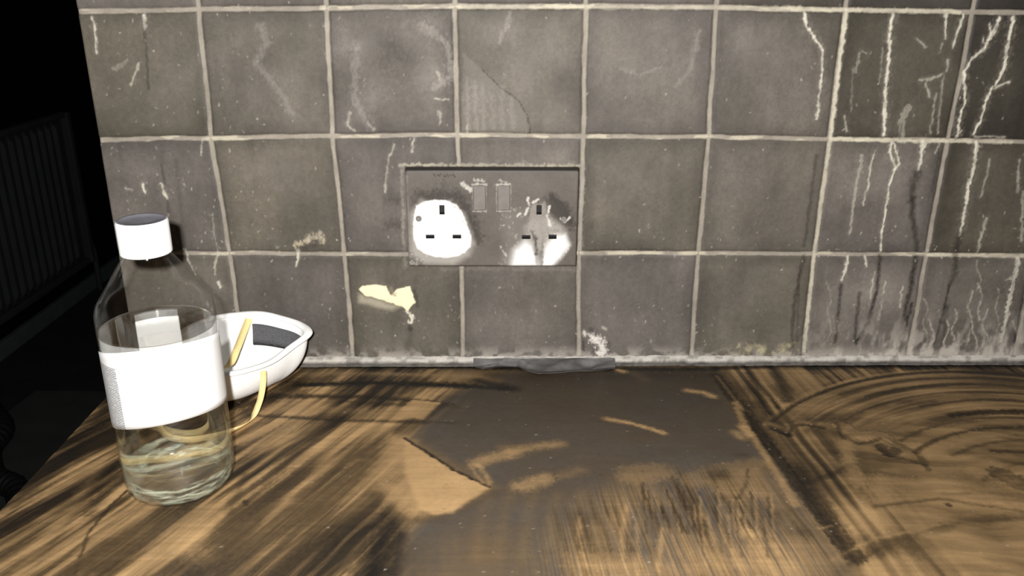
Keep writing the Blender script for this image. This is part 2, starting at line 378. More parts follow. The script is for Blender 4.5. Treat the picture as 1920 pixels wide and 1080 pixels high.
white([(1660, 528), (1656, 550)], 5, .6); white([(1655, 560), (1648, 600)], 4, .4); dark([(1922, 560), (1902, 640)], 8, .7)
for x, y0, y1, k in [(1820, 545, 640, .6), (1838, 530, 600, .6), (1848, 580, 640, .55), (1828, 610, 655, .6), (1870, 540, 620, .4), (1790, 580, 650, .7), (1748, 600, 655, .6), (1835, 490, 545, .5), (1775, 600, 650, .7), (1905, 600, 650, .5), (1735, 560, 640, .35), (1555, 530, 640, .3)]:
    q = [(x + 5 * math.sin(y * .11 + x), y) for y in np.linspace(y0, y1, 7)]
    white(q, 3.5, k)
# crust of dried dust above the worktop
cr = sm(.022, .002, V) * sm(.36, .62, fbm(U * 130, V * 130, 63, 4) + .18 * sm(.48, .55, U)) ** 1
cr2 = sm(.06, .005, V) * sm(.47, .60, U) * sm(.40, .7, fbm(U * 170, V * 80, 65, 4))
put((ALL, np.clip(cr * .75 + cr2 * .8, 0, 1)), lin(178, 170, 160))
put(ws([(1370, 655), (1485, 652)], 18, 9), lin(190, 180, 140), .6, np.clip(2.4 * (fbm(U * 220, V * 220, 66, 3) - .38), 0, 1))
# left tiles
white([(172, 30), (178, 55), (180, 98)], 4, .8); white([(270, 28), (272, 55)], 6, .8); dark([(271, 55), (275, 110), (278, 168)], 5, .6); white([(262, 118), (250, 145), (246, 158)], 5, .6); white([(236, 115), (212, 130)], 10, .25)
white([(268, 346), (271, 360)], 7, .9); white([(303, 345), (307, 362), (313, 372)], 6, 1); dark([(302, 310), (308, 345)], 5, .5); dark([(312, 372), (316, 395)], 5, .5); white([(235, 354), (248, 356)], 4, .5); white([(345, 344), (347, 348)], 4, .5)
white([(345, 468), (352, 490), (366, 515)], 6, .7, 3); white([(408, 474), (403, 495), (404, 515)], 6, .7, 4); white([(408, 528), (414, 538)], 7, .8); white([(398, 400), (402, 440), (408, 470)], 3, .4)
white([(378, 262), (376, 290)], 4, .6); dark([(330, 300), (340, 400), (350, 470)], 8, .25)
# lumps of plaster and exposed glaze
white([(560, 470), (556, 500)], 6, .8, 3); put(ws([(575, 452), (598, 440), (604, 450)], 12, 4), lin(170, 160, 140), .7, bk, .001); put(ws([(556, 458), (566, 455)], 9, 3), lin(190, 178, 150), .7, bk, .001); dark([(590, 460), (565, 466)], 10, .5)
white([(655, 210), (650, 235), (665, 245)], 6, .6); white([(740, 270), (728, 300), (722, 360)], 5, .6); white([(776, 258), (772, 285)], 5, .7); white([(690, 230), (700, 245)], 6, .4); white([(820, 135), (825, 150)], 8, .5); white([(815, 185), (840, 187)], 4, .7); white([(823, 210), (827, 230)], 7, .5); white([(875, 235), (877, 250)], 4, .6)
CREAM = lin(238, 229, 190)
put(wpoly([(672, 542), (680, 536), (705, 534), (725, 537), (733, 555), (742, 545), (752, 540), (768, 537), (775, 552), (778, 568), (770, 574), (765, 583), (752, 574), (730, 567), (700, 558), (682, 553)], 1.4), CREAM, 1.0, None, .0003)
put(wpoly([(672, 552), (700, 560), (750, 575), (735, 582), (690, 572), (672, 566)], 7), lin(190, 182, 160), .55)
put(ws([(733, 540), (738, 552)], 7, 3), lin(125, 118, 100), .7); put(ws([(764, 583), (772, 596), (768, 605)], 6, 1.3), WH, .9); dark([(768, 610), (770, 618)], 9, .7); dark([(778, 545), (783, 575)], 7, .5); dark([(770, 620), (764, 655)], 16, .35)
put(ws([(1098, 625), (1108, 632)], 10, 3), lin(200, 192, 182), .8, bk, .001); put(ws([(1115, 634), (1128, 648), (1130, 662)], 18, 5), lin(215, 208, 200), .9, np.clip(bk + .3, 0, 1), .002); dark([(1108, 618), (1116, 622)], 12, .6); dark([(1094, 640), (1094, 655)], 5, .7); dark([(1142, 645), (1140, 662)], 12, .4); white([(1130, 615), (1136, 618)], 5, .6)
# dust specks
rs = np.random.RandomState(12)
for k in range(900):
    x, z = (rs.uniform(XL + .003, .70), rs.uniform(.005, .31))
    if k < 300: z = rs.uniform(.008, .06) if k % 2 else rs.uniform(.1, .13)
    if k > 700: x = rs.uniform(XL, .05)
    r = rs.uniform(.0003, .0007); W, m = F.stroke([(x, z), (x + rs.uniform(-.001, .001), z - rs.uniform(0, .002))], r, .0004)
    put((W, m), lin(168, 160, 148), rs.uniform(.25, .85))
# pale wash round the socket plate
put(ws([(752, 309), (1090, 311)], 5, 2), lin(168, 160, 142), .8, .4 + gn); put(ws([(752, 312), (759, 500)], 5, 3), lin(140, 133, 124), .7, .4 + gn); put(ws([(1093, 312), (1088, 470)], 6, 3), lin(150, 144, 134), .6, .4 + gn)
put(ws([(830, 505), (1080, 505)], 6, 4), lin(125, 119, 112), .4); put(ws([(880, 303), (1080, 306)], 7, 3), lin(190, 182, 165), .5, np.clip(3 * (gn - .45), 0, 1))
C = np.clip(C * np.where(C.mean(2, keepdims=True) > .45, .97, .98), .004, .9)
co = np.stack([U, TILE_Y - H + .0012, V], -1)
co[:, 0, 1] = 0.0005; co[:, 1, 1] += .0012; co[:, 2, 1] += .0003
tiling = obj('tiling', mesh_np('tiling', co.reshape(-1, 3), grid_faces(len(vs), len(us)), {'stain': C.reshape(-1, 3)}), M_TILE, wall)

# bead of sealant between tiles and worktop
xs_ = np.arange(XL, 1.19, .0011); prof = [(-.0060, .0085), (-.0074, .0078), (-.0088, .0056), (-.0096, .0030), (-.0099, .0003)]
co, cl = [], []
for k, (y, z) in enumerate(prof):
    nz = fbm(xs_ * 240, np.full_like(xs_, k * 2.3), 7, 3) - .5; nl = fbm(xs_ * 40, np.full_like(xs_, k * .5), 8, 3) - .5
    co.append(np.stack([xs_, y + nz * .0016 * (k > 0) + nl * .001, z + nz * .0012 * (k < 4) + nl * .0015 * (k < 3)], 1))
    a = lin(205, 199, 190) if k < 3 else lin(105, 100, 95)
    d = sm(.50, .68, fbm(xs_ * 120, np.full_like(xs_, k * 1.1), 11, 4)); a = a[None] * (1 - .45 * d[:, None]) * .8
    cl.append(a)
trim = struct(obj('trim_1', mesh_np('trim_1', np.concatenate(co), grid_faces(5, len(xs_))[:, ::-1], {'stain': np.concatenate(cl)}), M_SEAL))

# ------------------------------------------------------------------ worktop
YF = -0.60
us = np.concatenate([np.arange(XL, 0.74, 0.0009), np.arange(0.742, XR, 0.004)])
vs = np.concatenate([np.arange(YF, -.32, 0.004), np.arange(-.318, -0.0079, 0.0008)])
K = Field(us, vs); U, V = K.U, K.V; K.fray = .35
def ks(pts, w_, soft=2.0, w_end=None): return K.stroke([cp(*p) for p in pts], w_ / 1000, soft / 1000, None if w_end is None else w_end / 1000)   # widths in mm
def kpoly(pts, soft=2): return K.poly([cp(*p) for p in pts], soft / 1000)
def dirn(a, b, fa, fb, seed, o=4):               # noise drawn out along the direction from photo point a to b
    A, B = np.array(cp(*a)), np.array(cp(*b)); t = (B - A) / np.linalg.norm(B - A)
    wz = (fbm(U * 11, V * 11, 41, 3) - .5) * .007; along = U * t[0] + V * t[1]; across = -U * t[1] + V * t[0] + wz
    return fbm(along * fa, across * fb, seed, o)
sA = dirn((300, 1060), (640, 800), 15, 190, 3, 5); sA2 = dirn((300, 1060), (640, 800), 5, 42, 5, 4)
sB = dirn((1180, 1060), (1120, 880), 14, 330, 8, 3); sB2 = dirn((1180, 1060), (1120, 880), 8, 60, 9, 3)
sC = dirn((1600, 1060), (1345, 700), 6, 210, 10, 4)
# circular wipe on the right
p1, p2, p3 = (np.array(cp(*q)) for q in ((1450, 790), (1580, 722), (1790, 697)))
ax, ay = p1; bx, by = p2; cx, cy = p3; dd = 2 * (ax * (by - cy) + bx * (cy - ay) + cx * (ay - by))
O = np.array([((ax**2 + ay**2) * (by - cy) + (bx**2 + by**2) * (cy - ay) + (cx**2 + cy**2) * (ay - by)) / dd,
              ((ax**2 + ay**2) * (cx - bx) + (bx**2 + by**2) * (ax - cx) + (cx**2 + cy**2) * (bx - ax)) / dd])
RAD = np.hypot(*(p1 - O)); R_ = np.hypot(U - O[0], V - O[1]); TH = np.arctan2(V - O[1], U - O[0])
sD = fbm(R_ * 230, TH * 2.2, 14, 5); sD2 = fbm(R_ * 70, TH * 1.6, 15, 3)
cl_ = fbm(U * 22, V * 30, 16, 5); cl2 = fbm(U * 9 + 3, V * 11, 18, 4); fine = fbm(U * 380, V * 380, 19, 3)

T = np.zeros(U.shape); FM = np.zeros(U.shape)
AM = sm(.42, .62, R_ / RAD) * sm(1.10, .98, R_ / RAD) * sm(-.150, -.085, V + (cl2 - .5) * .05)
seam_d = U - np.interp(V, [cp(1600, 1060)[1], cp(1345, 700)[1]], [cp(1600, 1060)[0], cp(1345, 700)[0]])
NS = sm(.075, .03, seam_d + (cl2 - .5) * .06) * (1 - AM)
sC = np.clip(.5 + (sC - .5) * 1.3, 0, 1); sE = fbm(U * 16 + 3 * cl2, V * 120 + U * 25 + 3 * cl_, 27, 4)
left = np.clip(kpoly([(-700, 1500), (-100, 1000), (265, 650), (800, 650), (860, 760), (760, 830), (770, 1000), (740, 1120), (700, 1500)], 22)[1], 0, 1)
W_l = kpoly([(-700, 1500), (-100, 1000), (265, 650), (800, 650), (860, 760), (760, 830), (770, 1000), (740, 1120), (700, 1500)], 22)
Lm = np.zeros(U.shape); Lm[W_l[0]] = W_l[1]
W_r = kpoly([(1352, 660), (1405, 770), (1500, 900), (1600, 1040), (1700, 1200), (2000, 1700), (4000, 1700), (4000, 660)], 4)
Rm = np.zeros(U.shape); Rm[W_r[0]] = W_r[1]
Cm = np.clip(1 - Lm - Rm, 0, 1)
SC = np.zeros(U.shape)
T += Lm * np.clip(.55 + 1.6 * (sA - .5) + 1.25 * (sA2 - .5) + 1.0 * (cl2 - .5), .02, .92)
T += Rm * np.clip(.57 + 1.1 * (sD - .5) * (.3 + sD2) * AM + 1.1 * (sC - .5) * np.clip(NS * .6 + sm(RAD * 1.0, RAD * 1.04, R_), 0, 1) + .5 * (sE - .5) * (1 - AM) * (1 - NS) + .8 * (cl2 - .5) + .5 * (cl_ - .5) - .06 * sm(-.12, -.26, V), .12, 1)
T += Cm * .5
W_f = kpoly([(835, 745), (965, 695), (1180, 690), (1335, 700), (1400, 800), (1500, 930), (1590, 1060), (1700, 1250), (700, 1300), (740, 1080), (770, 985), (880, 945), (925, 915), (770, 822), (800, 790)], 9)
FM[W_f[0]] = W_f[1]
FM *= np.clip(.80 + .5 * (cl_ - .35), 0, 1)
# scratched, half-wiped film towards the front
W, m = kpoly([(1060, 960), (1180, 905), (1300, 880), (1460, 900), (1560, 1020), (1640, 1200), (1000, 1300), (1020, 1040)], 26)
SC[W] = m; FM[W] *= 1 - m * np.clip(.25 + 2.6 * (sB[W] - .42) + .9 * (sB2[W] - .5), 0, .95)
T[W] = T[W] * (1 - m) + m * np.clip(.30 + 1.1 * (sB[W] - .5) + .8 * (cl_[W] - .5), 0, 1)
W, m = kpoly([(740, 1010), (1080, 1000), (1160, 1300), (640, 1300)], 24); FM[W] *= 1 - m * np.clip(.35 + 1.2 * (sB2[W] - .5), 0, .6); T[W] = np.maximum(T[W], m * .5)
def kd(Wm, k, brk=None):                          # dark smear; also draws the painted gap shadow at the back
    W, m = Wm; m = np.clip(m * k * (.8 + .4 * fine[W]), 0, 1) * (1 if brk is None else np.clip(brk[W], 0, 1)); T[W] = T[W] * (1 - m) + m * 1.0; FM[W] *= 1 - .75 * m
def kc(Wm, k, t=0.05, brk=None):                  # wiped down to the wood
    W, m = Wm; m = m * k * np.clip(.78 + .35 * fine[W], 0, 1) * (1 if brk is None else np.clip(brk[W], 0, 1)); T[W] = T[W] * (1 - m) + t * m; FM[W] *= 1 - m
bA = .15 + 1.6 * sA; bD = .2 + 1.5 * sD; bC = .2 + 1.5 * sC; bB = .1 + 1.7 * sB
# dark smears, left
kd(ks([(60, 1075), (200, 880), (330, 750)], 9, 9), .55, bA); kd(ks([(0, 985), (130, 850), (235, 720)], 16, 9), .5, bA); kd(ks([(215, 720), (190, 800)], 14, 8), .55, bA)
kd(ks([(140, 1078), (165, 1000), (205, 950), (238, 920)], 2.2, 1.2), .75); kd(ks([(165, 965), (195, 925), (235, 895)], 8, 5), .65, bA)
kd(ks([(420, 985), (500, 905), (560, 850)], 16, 10), .6, bA); kd(ks([(350, 1090), (470, 960), (560, 890)], 14, 9), .55, bA); kd(ks([(520, 1075), (620, 960), (700, 860)], 9, 6), .5, bA)
kd(ks([(690, 1080), (710, 1000), (740, 960)], 18, 9), .85, .45 + sA); kd(ks([(600, 1060), (660, 990)], 12, 8), .5, bA); kd(ks([(740, 1075), (755, 1000)], 7, 4), .7)
kd(ks([(440, 850), (560, 790), (640, 770)], 14, 9), .5, bA); kd(ks([(470, 770), (560, 720), (620, 705)], 16, 9), .55); kd(ks([(460, 890), (430, 960)], 5, 4), .4)
# along the back: painted gap shadow at the sealant first, then smears
kd(ks([(480, 684), (900, 688), (1180, 692), (1340, 692)], 9, 5), .93); kd(ks([(560, 721), (700, 717), (850, 722), (950, 728)], 7, 3.5, 10), .98, .85 + .4 * cl_); kd(ks([(900, 712), (965, 728)], 12, 7), .9)
kd(ks([(500, 742), (700, 744), (850, 758)], 6, 4), .85, .55 + .6 * cl_); kd(ks([(470, 778), (640, 788), (850, 792)], 4, 3), .6); kd(ks([(640, 752), (860, 764)], 5, 4), .5); kd(ks([(450, 760), (520, 740)], 10, 6), .6)
kc(ks([(565, 702), (720, 700), (900, 706), (935, 713)], 8, 4), .62, .28, .4 + 1.0 * cl_); kc(ks([(500, 765), (640, 770), (780, 775)], 11, 5), .6, .25, .3 + cl_)
kc(kpoly([(772, 752), (824, 755), (795, 786), (742, 782)], 3), .85, .08); kc(ks([(776, 752), (822, 756)], 3, 2), .9, .0)
kd(ks([(1000, 715), (1180, 712), (1330, 720)], 26, 16), .42); kd(ks([(1020, 760), (1160, 770), (1280, 790)], 40, 26), .22)
kd(ks([(850, 780), (960, 820)], 26, 18), .25); kd(ks([(1480, 686), (1700, 685), (1925, 684)], 9, 5), .95); kd(ks([(1340, 690), (1480, 686)], 6, 4), .8)  # second and third strokes carry the painted gap shadow on rightwards
kd(ks([(930, 704), (1340, 705)], 14, 10), .5); kd(ks([(1180, 700), (1340, 700)], 12, 8), .5); kd(ks([(520, 700), (560, 740)], 14, 9), .4)
# wiped patch with a peeled edge
kc(kpoly([(757, 821), (800, 850), (860, 885), (920, 915), (880, 938), (850, 962), (815, 966), (785, 955), (760, 890)], 2.5), .95, .0, .75 + .5 * cl_)
kc(kpoly([(730, 812), (765, 826), (800, 860), (800, 968), (765, 990), (750, 968), (725, 930), (690, 900), (720, 850)], 9), .75, .04, .5 + .8 * cl_)
kc(kpoly([(560, 860), (700, 810), (760, 840), (740, 930), (640, 960), (500, 990)], 30), .45, .15, bA)
kd(ks([(757, 821), (800, 847), (850, 880), (918, 913)], 2.2, 1.2), .9); kd(ks([(700, 990), (760, 975), (830, 975)], 8, 7), .35); kd(ks([(862, 962), (925, 925)], 4, 4), .3)
kd(ks([(560, 930), (640, 880)], 8, 5), .4, bA)
# finger wipes in the film
for pts, w_, k, t in [([(893, 868), (925, 858), (958, 850)], 13, .75, .12), ([(960, 848), (1000, 838), (1050, 832)], 10, .7, .15), ([(895, 870), (912, 890), (918, 908)], 4, .7, .1), ([(880, 872), (905, 905)], 3, .6, .15), ([(978, 912), (1000, 905), (1022, 898)], 14, .7, .12), ([(1055, 890), (1090, 882)], 9, .4, .2),
                      ([(1140, 786), (1180, 793), (1215, 802), (1245, 812)], 5, .95, 0), ([(1288, 732), (1318, 736), (1338, 743)], 7, .9, 0), ([(1160, 694), (1170, 697)], 6, .9, 0), ([(1190, 700), (1210, 712)], 10, .35, .3), ([(1185, 892), (1235, 884)], 22, .5, .25), ([(1380, 812), (1392, 820)], 8, .75, .1), ([(1402, 998), (1410, 1002)], 9, .95, .0), ([(1150, 786), (1130, 784)], 4, .5, .2), ([(940, 838), (975, 838)], 8, .4, .3), ([(1300, 900), (1420, 870)], 20, .5, .28)]:
    kc(ks(pts, w_, min(5.0, w_ * .6)), k, t)
for x, w_ in ((905, 7), (945, 8), (990, 9), (1035, 7), (1080, 8), (1130, 8), (1170, 6)):
    kc(ks([(x - 10, 1050), (x, 960), (x + 12, 925)], w_, 6), .33, .42)
for x, y, r, k in [(1350, 892, 20, .7), (1392, 852, 12, .65), (1340, 838, 22, .4), (1260, 850, 16, .3), (1290, 950, 10, .4), (1300, 990, 12, .55), (1355, 935, 12, .5), (1450, 965, 22, .5), (1500, 1000, 20, .45), (1440, 880, 10, .4), (1240, 960, 10, .35), (1090, 970, 16, .35), (1340, 960, 12, .4)]:
    kd(ks([(x - 6, y), (x + 6, y)], r * .5, r * .55), k, .5 + sB)
kc(kpoly([(1330, 905), (1430, 870), (1440, 920), (1360, 945)], 8), .6, .32); kd(ks([(1385, 935), (1400, 905), (1402, 880)], 2, 2), .4)
kc(ks([(1090, 1060), (1250, 1075), (1400, 1060)], 22, 16), .65, .1, bB); kc(ks([(1235, 1070), (1240, 990)], 3, 2), .6, .05); kc(ks([(1170, 1075), (1165, 1000), (1175, 950)], 3, 2), .6, .1); kc(ks([(1098, 1060), (1085, 1010), (1088, 970)], 3, 2), .5, .15); kc(ks([(1200, 1070), (1192, 985)], 2.5, 2), .5, .1)
for k in range(11):
    x = 1296 + k * 14 + 5 * math.sin(k * 5.1); y0 = 950 + 28 * math.sin(k * 3.7); kd(ks([(x + 14, 1020 + 25 * math.sin(k * 2.3)), (x + 5, 985), (x, y0)], 1.5, 1.2), .42)
    kc(ks([(x + 20, 1035 + 30 * math.sin(k * 1.9)), (x + 11, 990), (x + 7, y0 - 5)], 1.6, 1.3), .45, .1)
for k in range(8):
    x = 1205 + k * 11; kd(ks([(x + 8, 1000), (x, 905 + (k % 3) * 14)], 1.8, 1.2), .45)
# the joint between the boards and the stripes beside it
kd(ks([(1345, 705), (1400, 780), (1470, 872), (1540, 965), (1600, 1045)], 9, 3, 12), .85, .55 + .8 * sC)
kd(ks([(1360, 720), (1440, 840)], 16, 6), .6, bC); kd(ks([(1405, 700), (1440, 770)], 8, 5), .6); kd(ks([(1455, 690), (1475, 750)], 9, 5), .55); kd(ks([(1500, 880), (1590, 1010)], 10, 4), .6, bC)
kc(ks([(1378, 755), (1396, 795), (1440, 862), (1490, 945)], 6, 2.5), .8, .18); kc(ks([(1392, 800), (1404, 815)], 7, 3), .8, .05)
kc(ks([(1345, 705), (1395, 770)], 3, 2), .6, .2); kc(ks([(1420, 695), (1450, 770)], 6, 4), .45, .22); kc(kpoly([(1455, 688), (1500, 686), (1560, 715), (1530, 740), (1490, 745)], 5), .6, .22)
kc(ks([(1535, 990), (1560, 986)], 2, 1.5), .6, .2)
# circular wipe marks
def arc(r, t0, t1, w_, soft, n=22):
    P = [(O[0] + r * math.cos(t), O[1] + r * math.sin(t)) for t in np.linspace(t0, t1, n)]
    return K.stroke(P, w_ / 1000, soft / 1000)
a0 = math.atan2(*(p1 - O)[::-1]); a1 = math.radians(60)
for fr, s0, s1, w_, k in [(1.0, .0, 1.0, 3, .8), (.955, .25, .9, 4, .45), (.90, .3, 1, 4, .6), (.84, .1, .8, 2.5, .4), (.78, .4, 1, 4, .5), (.70, .45, 1, 7, .75), (.66, .15, .8, 3, .4), (.60, .1, 1, 3.5, .55), (.52, .2, .9, 2.5, .35), (.40, .1, .7, 3, .3)]:
    kd(arc(RAD * fr, a0 + (a1 - a0) * s0, a0 + (a1 - a0) * s1, w_, 2.2), k, bD)
for fr, s0, s1, w_, k in [(.975, .1, .8, 4, .5), (.925, .2, 1, 4, .5), (.87, .2, 1, 4, .45), (.81, .2, 1, 5, .45), (.73, .3, .8, 4, .4), (.63, .2, 1, 3, .35), (.56, .1, 1, 4, .4)]:
    kc(arc(RAD * fr, a0 + (a1 - a0) * s0, a0 + (a1 - a0) * s1, w_, 3), k, .22, bD)
# ridges of pushed-up residue
RG = np.zeros(U.shape)
for pts, w_, k in [([(1442, 800), (1462, 808), (1478, 818), (1486, 800), (1510, 797), (1545, 803)], 2.4, .9), ([(1450, 804), (1480, 815)], 5, .8), ([(1568, 795), (1575, 812), (1582, 822)], 2.2, .75), ([(1582, 822), (1610, 832), (1650, 826)], 3, .55), ([(1650, 838), (1668, 852), (1680, 846)], 8, .7), ([(1660, 852), (1700, 862), (1735, 872)], 3, .5), ([(1680, 830), (1720, 850), (1740, 880)], 5, .3), ([(1860, 845), (1925, 848)], 4, .5), ([(1880, 890), (1910, 905)], 20, .35), ([(1510, 905), (1560, 890), (1600, 870)], 5, .4), ([(1770, 925), (1815, 925)], 4, .3)]:
    kd(ks(pts, w_, 1.8), k, .4 + cl_ * 1.2)
for pts, w_, h in [([(1440, 795), (1475, 806), (1500, 792), (1548, 796)], 8, .0012), ([(1575, 798), (1610, 815), (1655, 820)], 14, .0014), ([(1660, 835), (1700, 855)], 10, .001)]:
    W, m = ks(pts, w_, 4); RG[W] += m * h; kc((W, m), .35, .32)
kc(ks([(1585, 828), (1592, 870), (1612, 905)], 11, 4), .6, .2); kc(ks([(1640, 920), (1680, 905), (1760, 925)], 24, 14), .5, .28); kc(ks([(1650, 905), (1655, 940)], 16, 8), .5, .2); kc(ks([(1700, 1050), (1760, 1010)], 30, 20), .35, .3)
kd(ks([(1640, 950), (1760, 935), (1925, 960)], 3, 2), .3); kd(ks([(1560, 1080), (1680, 1010), (1800, 980), (1925, 970)], 6, 5), .4, .3 + sD2); kd(ks([(1640, 1020), (1700, 1025)], 20, 14), .4); kd(ks([(1820, 900), (1925, 930)], 24, 18), .3)
kc(ks([(1560, 1050), (1640, 1010), (1760, 985)], 2, 2), .5, .2); kd(ks([(1776, 945), (1779, 948)], 3, 1.5), .6)
kd(ks([(460, 940), (462, 946)], 3, 1.2), .8)
kc(ks([(110, 990), (190, 870)], 8, 5), .4, .2, bA); kc(ks([(100, 1060), (300, 1000), (480, 1010)], 60, 40), .38, .1, bA); kc(ks([(345, 1030), (380, 1040)], 14, 10), .4, .05)
T = np.clip(T, 0, 1); FM = np.clip(FM, 0, 1)
ZN = np.stack([Lm * (1 - FM) * sm(.08, .4, T), np.clip(SC, 0, 1), Rm * AM], -1)
c0, c1, c2 = np.array([.430, .275, .130]), np.array([.140, .090, .043]), np.array([.009, .008, .007])
t3 = T[..., None]
C = np.where(t3 < .5, c0 + (c1 - c0) * t3 * 2, c1 + (c2 - c1) * np.clip((t3 - .5) * 2, 0, 1) ** .62)
gr = dirn((300, 1060), (1000, 1060), 20, 420, 23, 3)
C = C * (.84 + .32 * gr)[..., None]
film = np.array([.066, .056, .046]) * (.75 + .5 * cl_)[..., None] * (.9 + .2 * fine)[..., None]
back = sm(-.16, -.03, V)[..., None]; film = film * (1 - .38 * back)     # film gets darker towards the wall
C = C * (1 - FM[..., None]) + film * FM[..., None]
rs = np.random.RandomState(5)
for k in range(260):
    x, y = rs.uniform(.02, .66), rs.uniform(-.29, -.02); W, m = K.stroke([(x, y), (x + rs.uniform(-.001, .001), y)], rs.uniform(.0004, .0009), .0005)
    c = lin(165, 155, 140) if k % 3 else lin(40, 33, 28); C[W] = C[W] * (1 - .6 * m[..., None]) + c * .6 * m[..., None]
C = np.clip(C, .004, .8)
Z = RG + .00025 * (fine - .5) * T - .0004 * T * sm(.5, 1, T)
Z = Z - Z.max() * 0; Z[V > -.012] = np.minimum(Z[V > -.012], 0)
co = np.stack([U, V, Z], -1).reshape(-1, 3)
def flow(nt, tc, val):                            # fine wipe lines that follow each zone's rubbing direction
    zo = nd(nt, 'ShaderNodeAttribute', attribute_name='zone'); zs = nd(nt, 'ShaderNodeSeparateXYZ'); nt.links.new(zo.outputs['Vector'], zs.inputs[0])
    def lines(vec, zone, a, val):
        nz = nd(nt, 'ShaderNodeTexNoise'); nz.inputs['Scale'].default_value = 1.0; nz.inputs['Detail'].default_value = 3; nt.links.new(vec, nz.inputs['Vector'])
        v = math_n(nt, 'MULTIPLY', math_n(nt, 'MULTIPLY', math_n(nt, 'SUBTRACT', nz.outputs['Fac'], .5), a), zs.outputs[zone]); return math_n(nt, 'ADD', val, v)
    for zone, (A, B), a in ((0, ((300, 1060), (640, 800)), 1.1), (1, ((1180, 1060), (1120, 880)), 1.5)):
        A, B = np.array(cp(*A)), np.array(cp(*B)); mp = nd(nt, 'ShaderNodeMapping', vector_type='TEXTURE'); mp.inputs['Rotation'].default_value = (0, 0, math.atan2(*(B - A)[::-1]))
        mp.inputs['Scale'].default_value = (1 / 14., 1 / 620., 1); nt.links.new(tc.outputs['Object'], mp.inputs['Vector']); val = lines(mp.outputs[0], zone, a, val)
    sb = nd(nt, 'ShaderNodeVectorMath', operation='SUBTRACT'); sb.inputs[1].default_value = (O[0], O[1], 0); nt.links.new(tc.outputs['Object'], sb.inputs[0])
    sx = nd(nt, 'ShaderNodeSeparateXYZ'); nt.links.new(sb.outputs[0], sx.inputs[0])
    rr = math_n(nt, 'SQRT', math_n(nt, 'ADD', math_n(nt, 'MULTIPLY', sx.outputs[0], sx.outputs[0]), math_n(nt, 'MULTIPLY', sx.outputs[1], sx.outputs[1])))
    th = math_n(nt, 'ARCTAN2', sx.outputs[1], sx.outputs[0]); cb = nd(nt, 'ShaderNodeCombineXYZ')
    nt.links.new(math_n(nt, 'MULTIPLY', rr, 650.), cb.inputs[0]); nt.links.new(math_n(nt, 'MULTIPLY', th, 3.), cb.inputs[1])
    return lines(cb.outputs[0], 2, 1.1, val)
M_TOP, nt, p, at, vm, tc = stained('smoke_stained_wood', 0.5, 0.22, (60, 700), (0.25, 0.35), 0.12, flow)
top_me = mesh_np('top_surface', co, grid_faces(len(vs), len(us)), {'stain': C.reshape(-1, 3), 'zone': ZN.reshape(-1, 3)})
M_EDGE = simple('sooty_wood_edge', (0.07, 0.045, 0.025), 0.6, 0.4, 60)
bm = bmesh.new(); add_box(bm, XL, XR, YF, -0.0085, -.040, -.0012)
counter = tag(obj('countertop', bm_mesh('countertop', bm), M_EDGE), 'long wooden kitchen worktop smeared with soot in front of the tiled wall', 'worktop')
obj('top_surface', top_me, M_TOP, counter)
obj('support_panel', box_mesh('support_panel', XL + .015, XL + .035, YF + .03, -.06, FLOOR, -.04), M_EDGE, counter)
obj('support_panel', box_mesh('support_panel', XR - .035, XR - .015, YF + .03, -.06, FLOOR, -.04), M_EDGE, counter)

# ------------------------------------------------------------------ double socket
SX0, SX1, SZ0, SZ1 = 0.1566, 0.3022, 0.0940, 0.1805
PF = -0.0150                                     # face of the plate
def sp(px, py): return wp(px, py, PF)
SXA, _z = sp(758, 316); SXB, _z = sp(1087, 316); SZT = sp(920, 317)[1]; SZB = sp(920, 500)[1]
us = np.arange(SXA, SXB + 1e-6, (SXB - SXA) / 300); vs = np.arange(SZB, SZT + 1e-6, (SZT - SZB) / 178)
Q = Field(us, vs); U, V = Q.U, Q.V; Q.fray = .8
Q.WU = U + (fbm(U * 500, V * 500, 5, 3) - .5) * .0012; Q.WV = V + (fbm(U * 500, V * 500, 9, 3) - .5) * .0012
C = np.zeros(U.shape + (3,)) + lin(96, 90, 84)
pn = fbm(U * 60, V * 60, 71, 4); pf = fbm(U * 600, V * 600, 72, 3)
C *= (.72 + .45 * pn + .2 * pf)[..., None]
MP = 1 / 2290.0
def qs(pts, w_, soft, col, k=1.0, brk=None, e=None):
    W, m = Q.stroke([sp(*p) for p in pts], w_ * MP, soft * MP, None if e is None else e * MP); m = m * k * (1 if brk is None else np.clip(brk[W], 0, 1))
    C[W] = C[W] * (1 - m[..., None]) + col * m[..., None]
def qp(pts, soft, col, k=1.0, brk=None):
    W, m = Q.poly([sp(*p) for p in pts], soft * MP); m = m * k * (1 if brk is None else np.clip(brk[W], 0, 1))
    C[W] = C[W] * (1 - m[..., None]) + col * m[..., None]
WHT = np.array([.87, .865, .845]); DK = lin(48, 43, 39)
qs([(790, 372), (830, 364), (862, 374), (880, 405), (892, 445)], 26, 14, DK, .75); qs([(885, 450), (872, 480)], 14, 10, DK, .35)
qp([(770, 470), (775, 480), (800, 495), (850, 497), (880, 480), (890, 455), (870, 400), (790, 375), (770, 400)], 9, lin(170, 165, 158), .8)
DP = [(781, 386), (798, 377), (818, 375), (838, 376), (856, 384), (866, 398), (873, 415), (879, 432), (884, 446), (882, 462), (872, 473), (858, 480), (838, 483), (815, 481), (795, 475), (783, 466), (776, 450), (775, 425), (777, 402)]
qp(DP, 2.2, WHT, 1.0)
qs([(845, 378), (862, 400), (872, 430)], 9, 4, lin(150, 145, 138), .55, 2.5 * (pf - .3)); qs([(862, 450), (878, 446)], 8, 4, lin(160, 155, 148), .5, 2 * (pf - .3))
qs([(1035, 372), (1058, 390), (1070, 420)], 18, 10, DK, .85); qp([(1030, 378), (1050, 378), (1066, 400), (1068, 420), (1040, 420), (1030, 400)], 5, lin(62, 57, 53), .9)
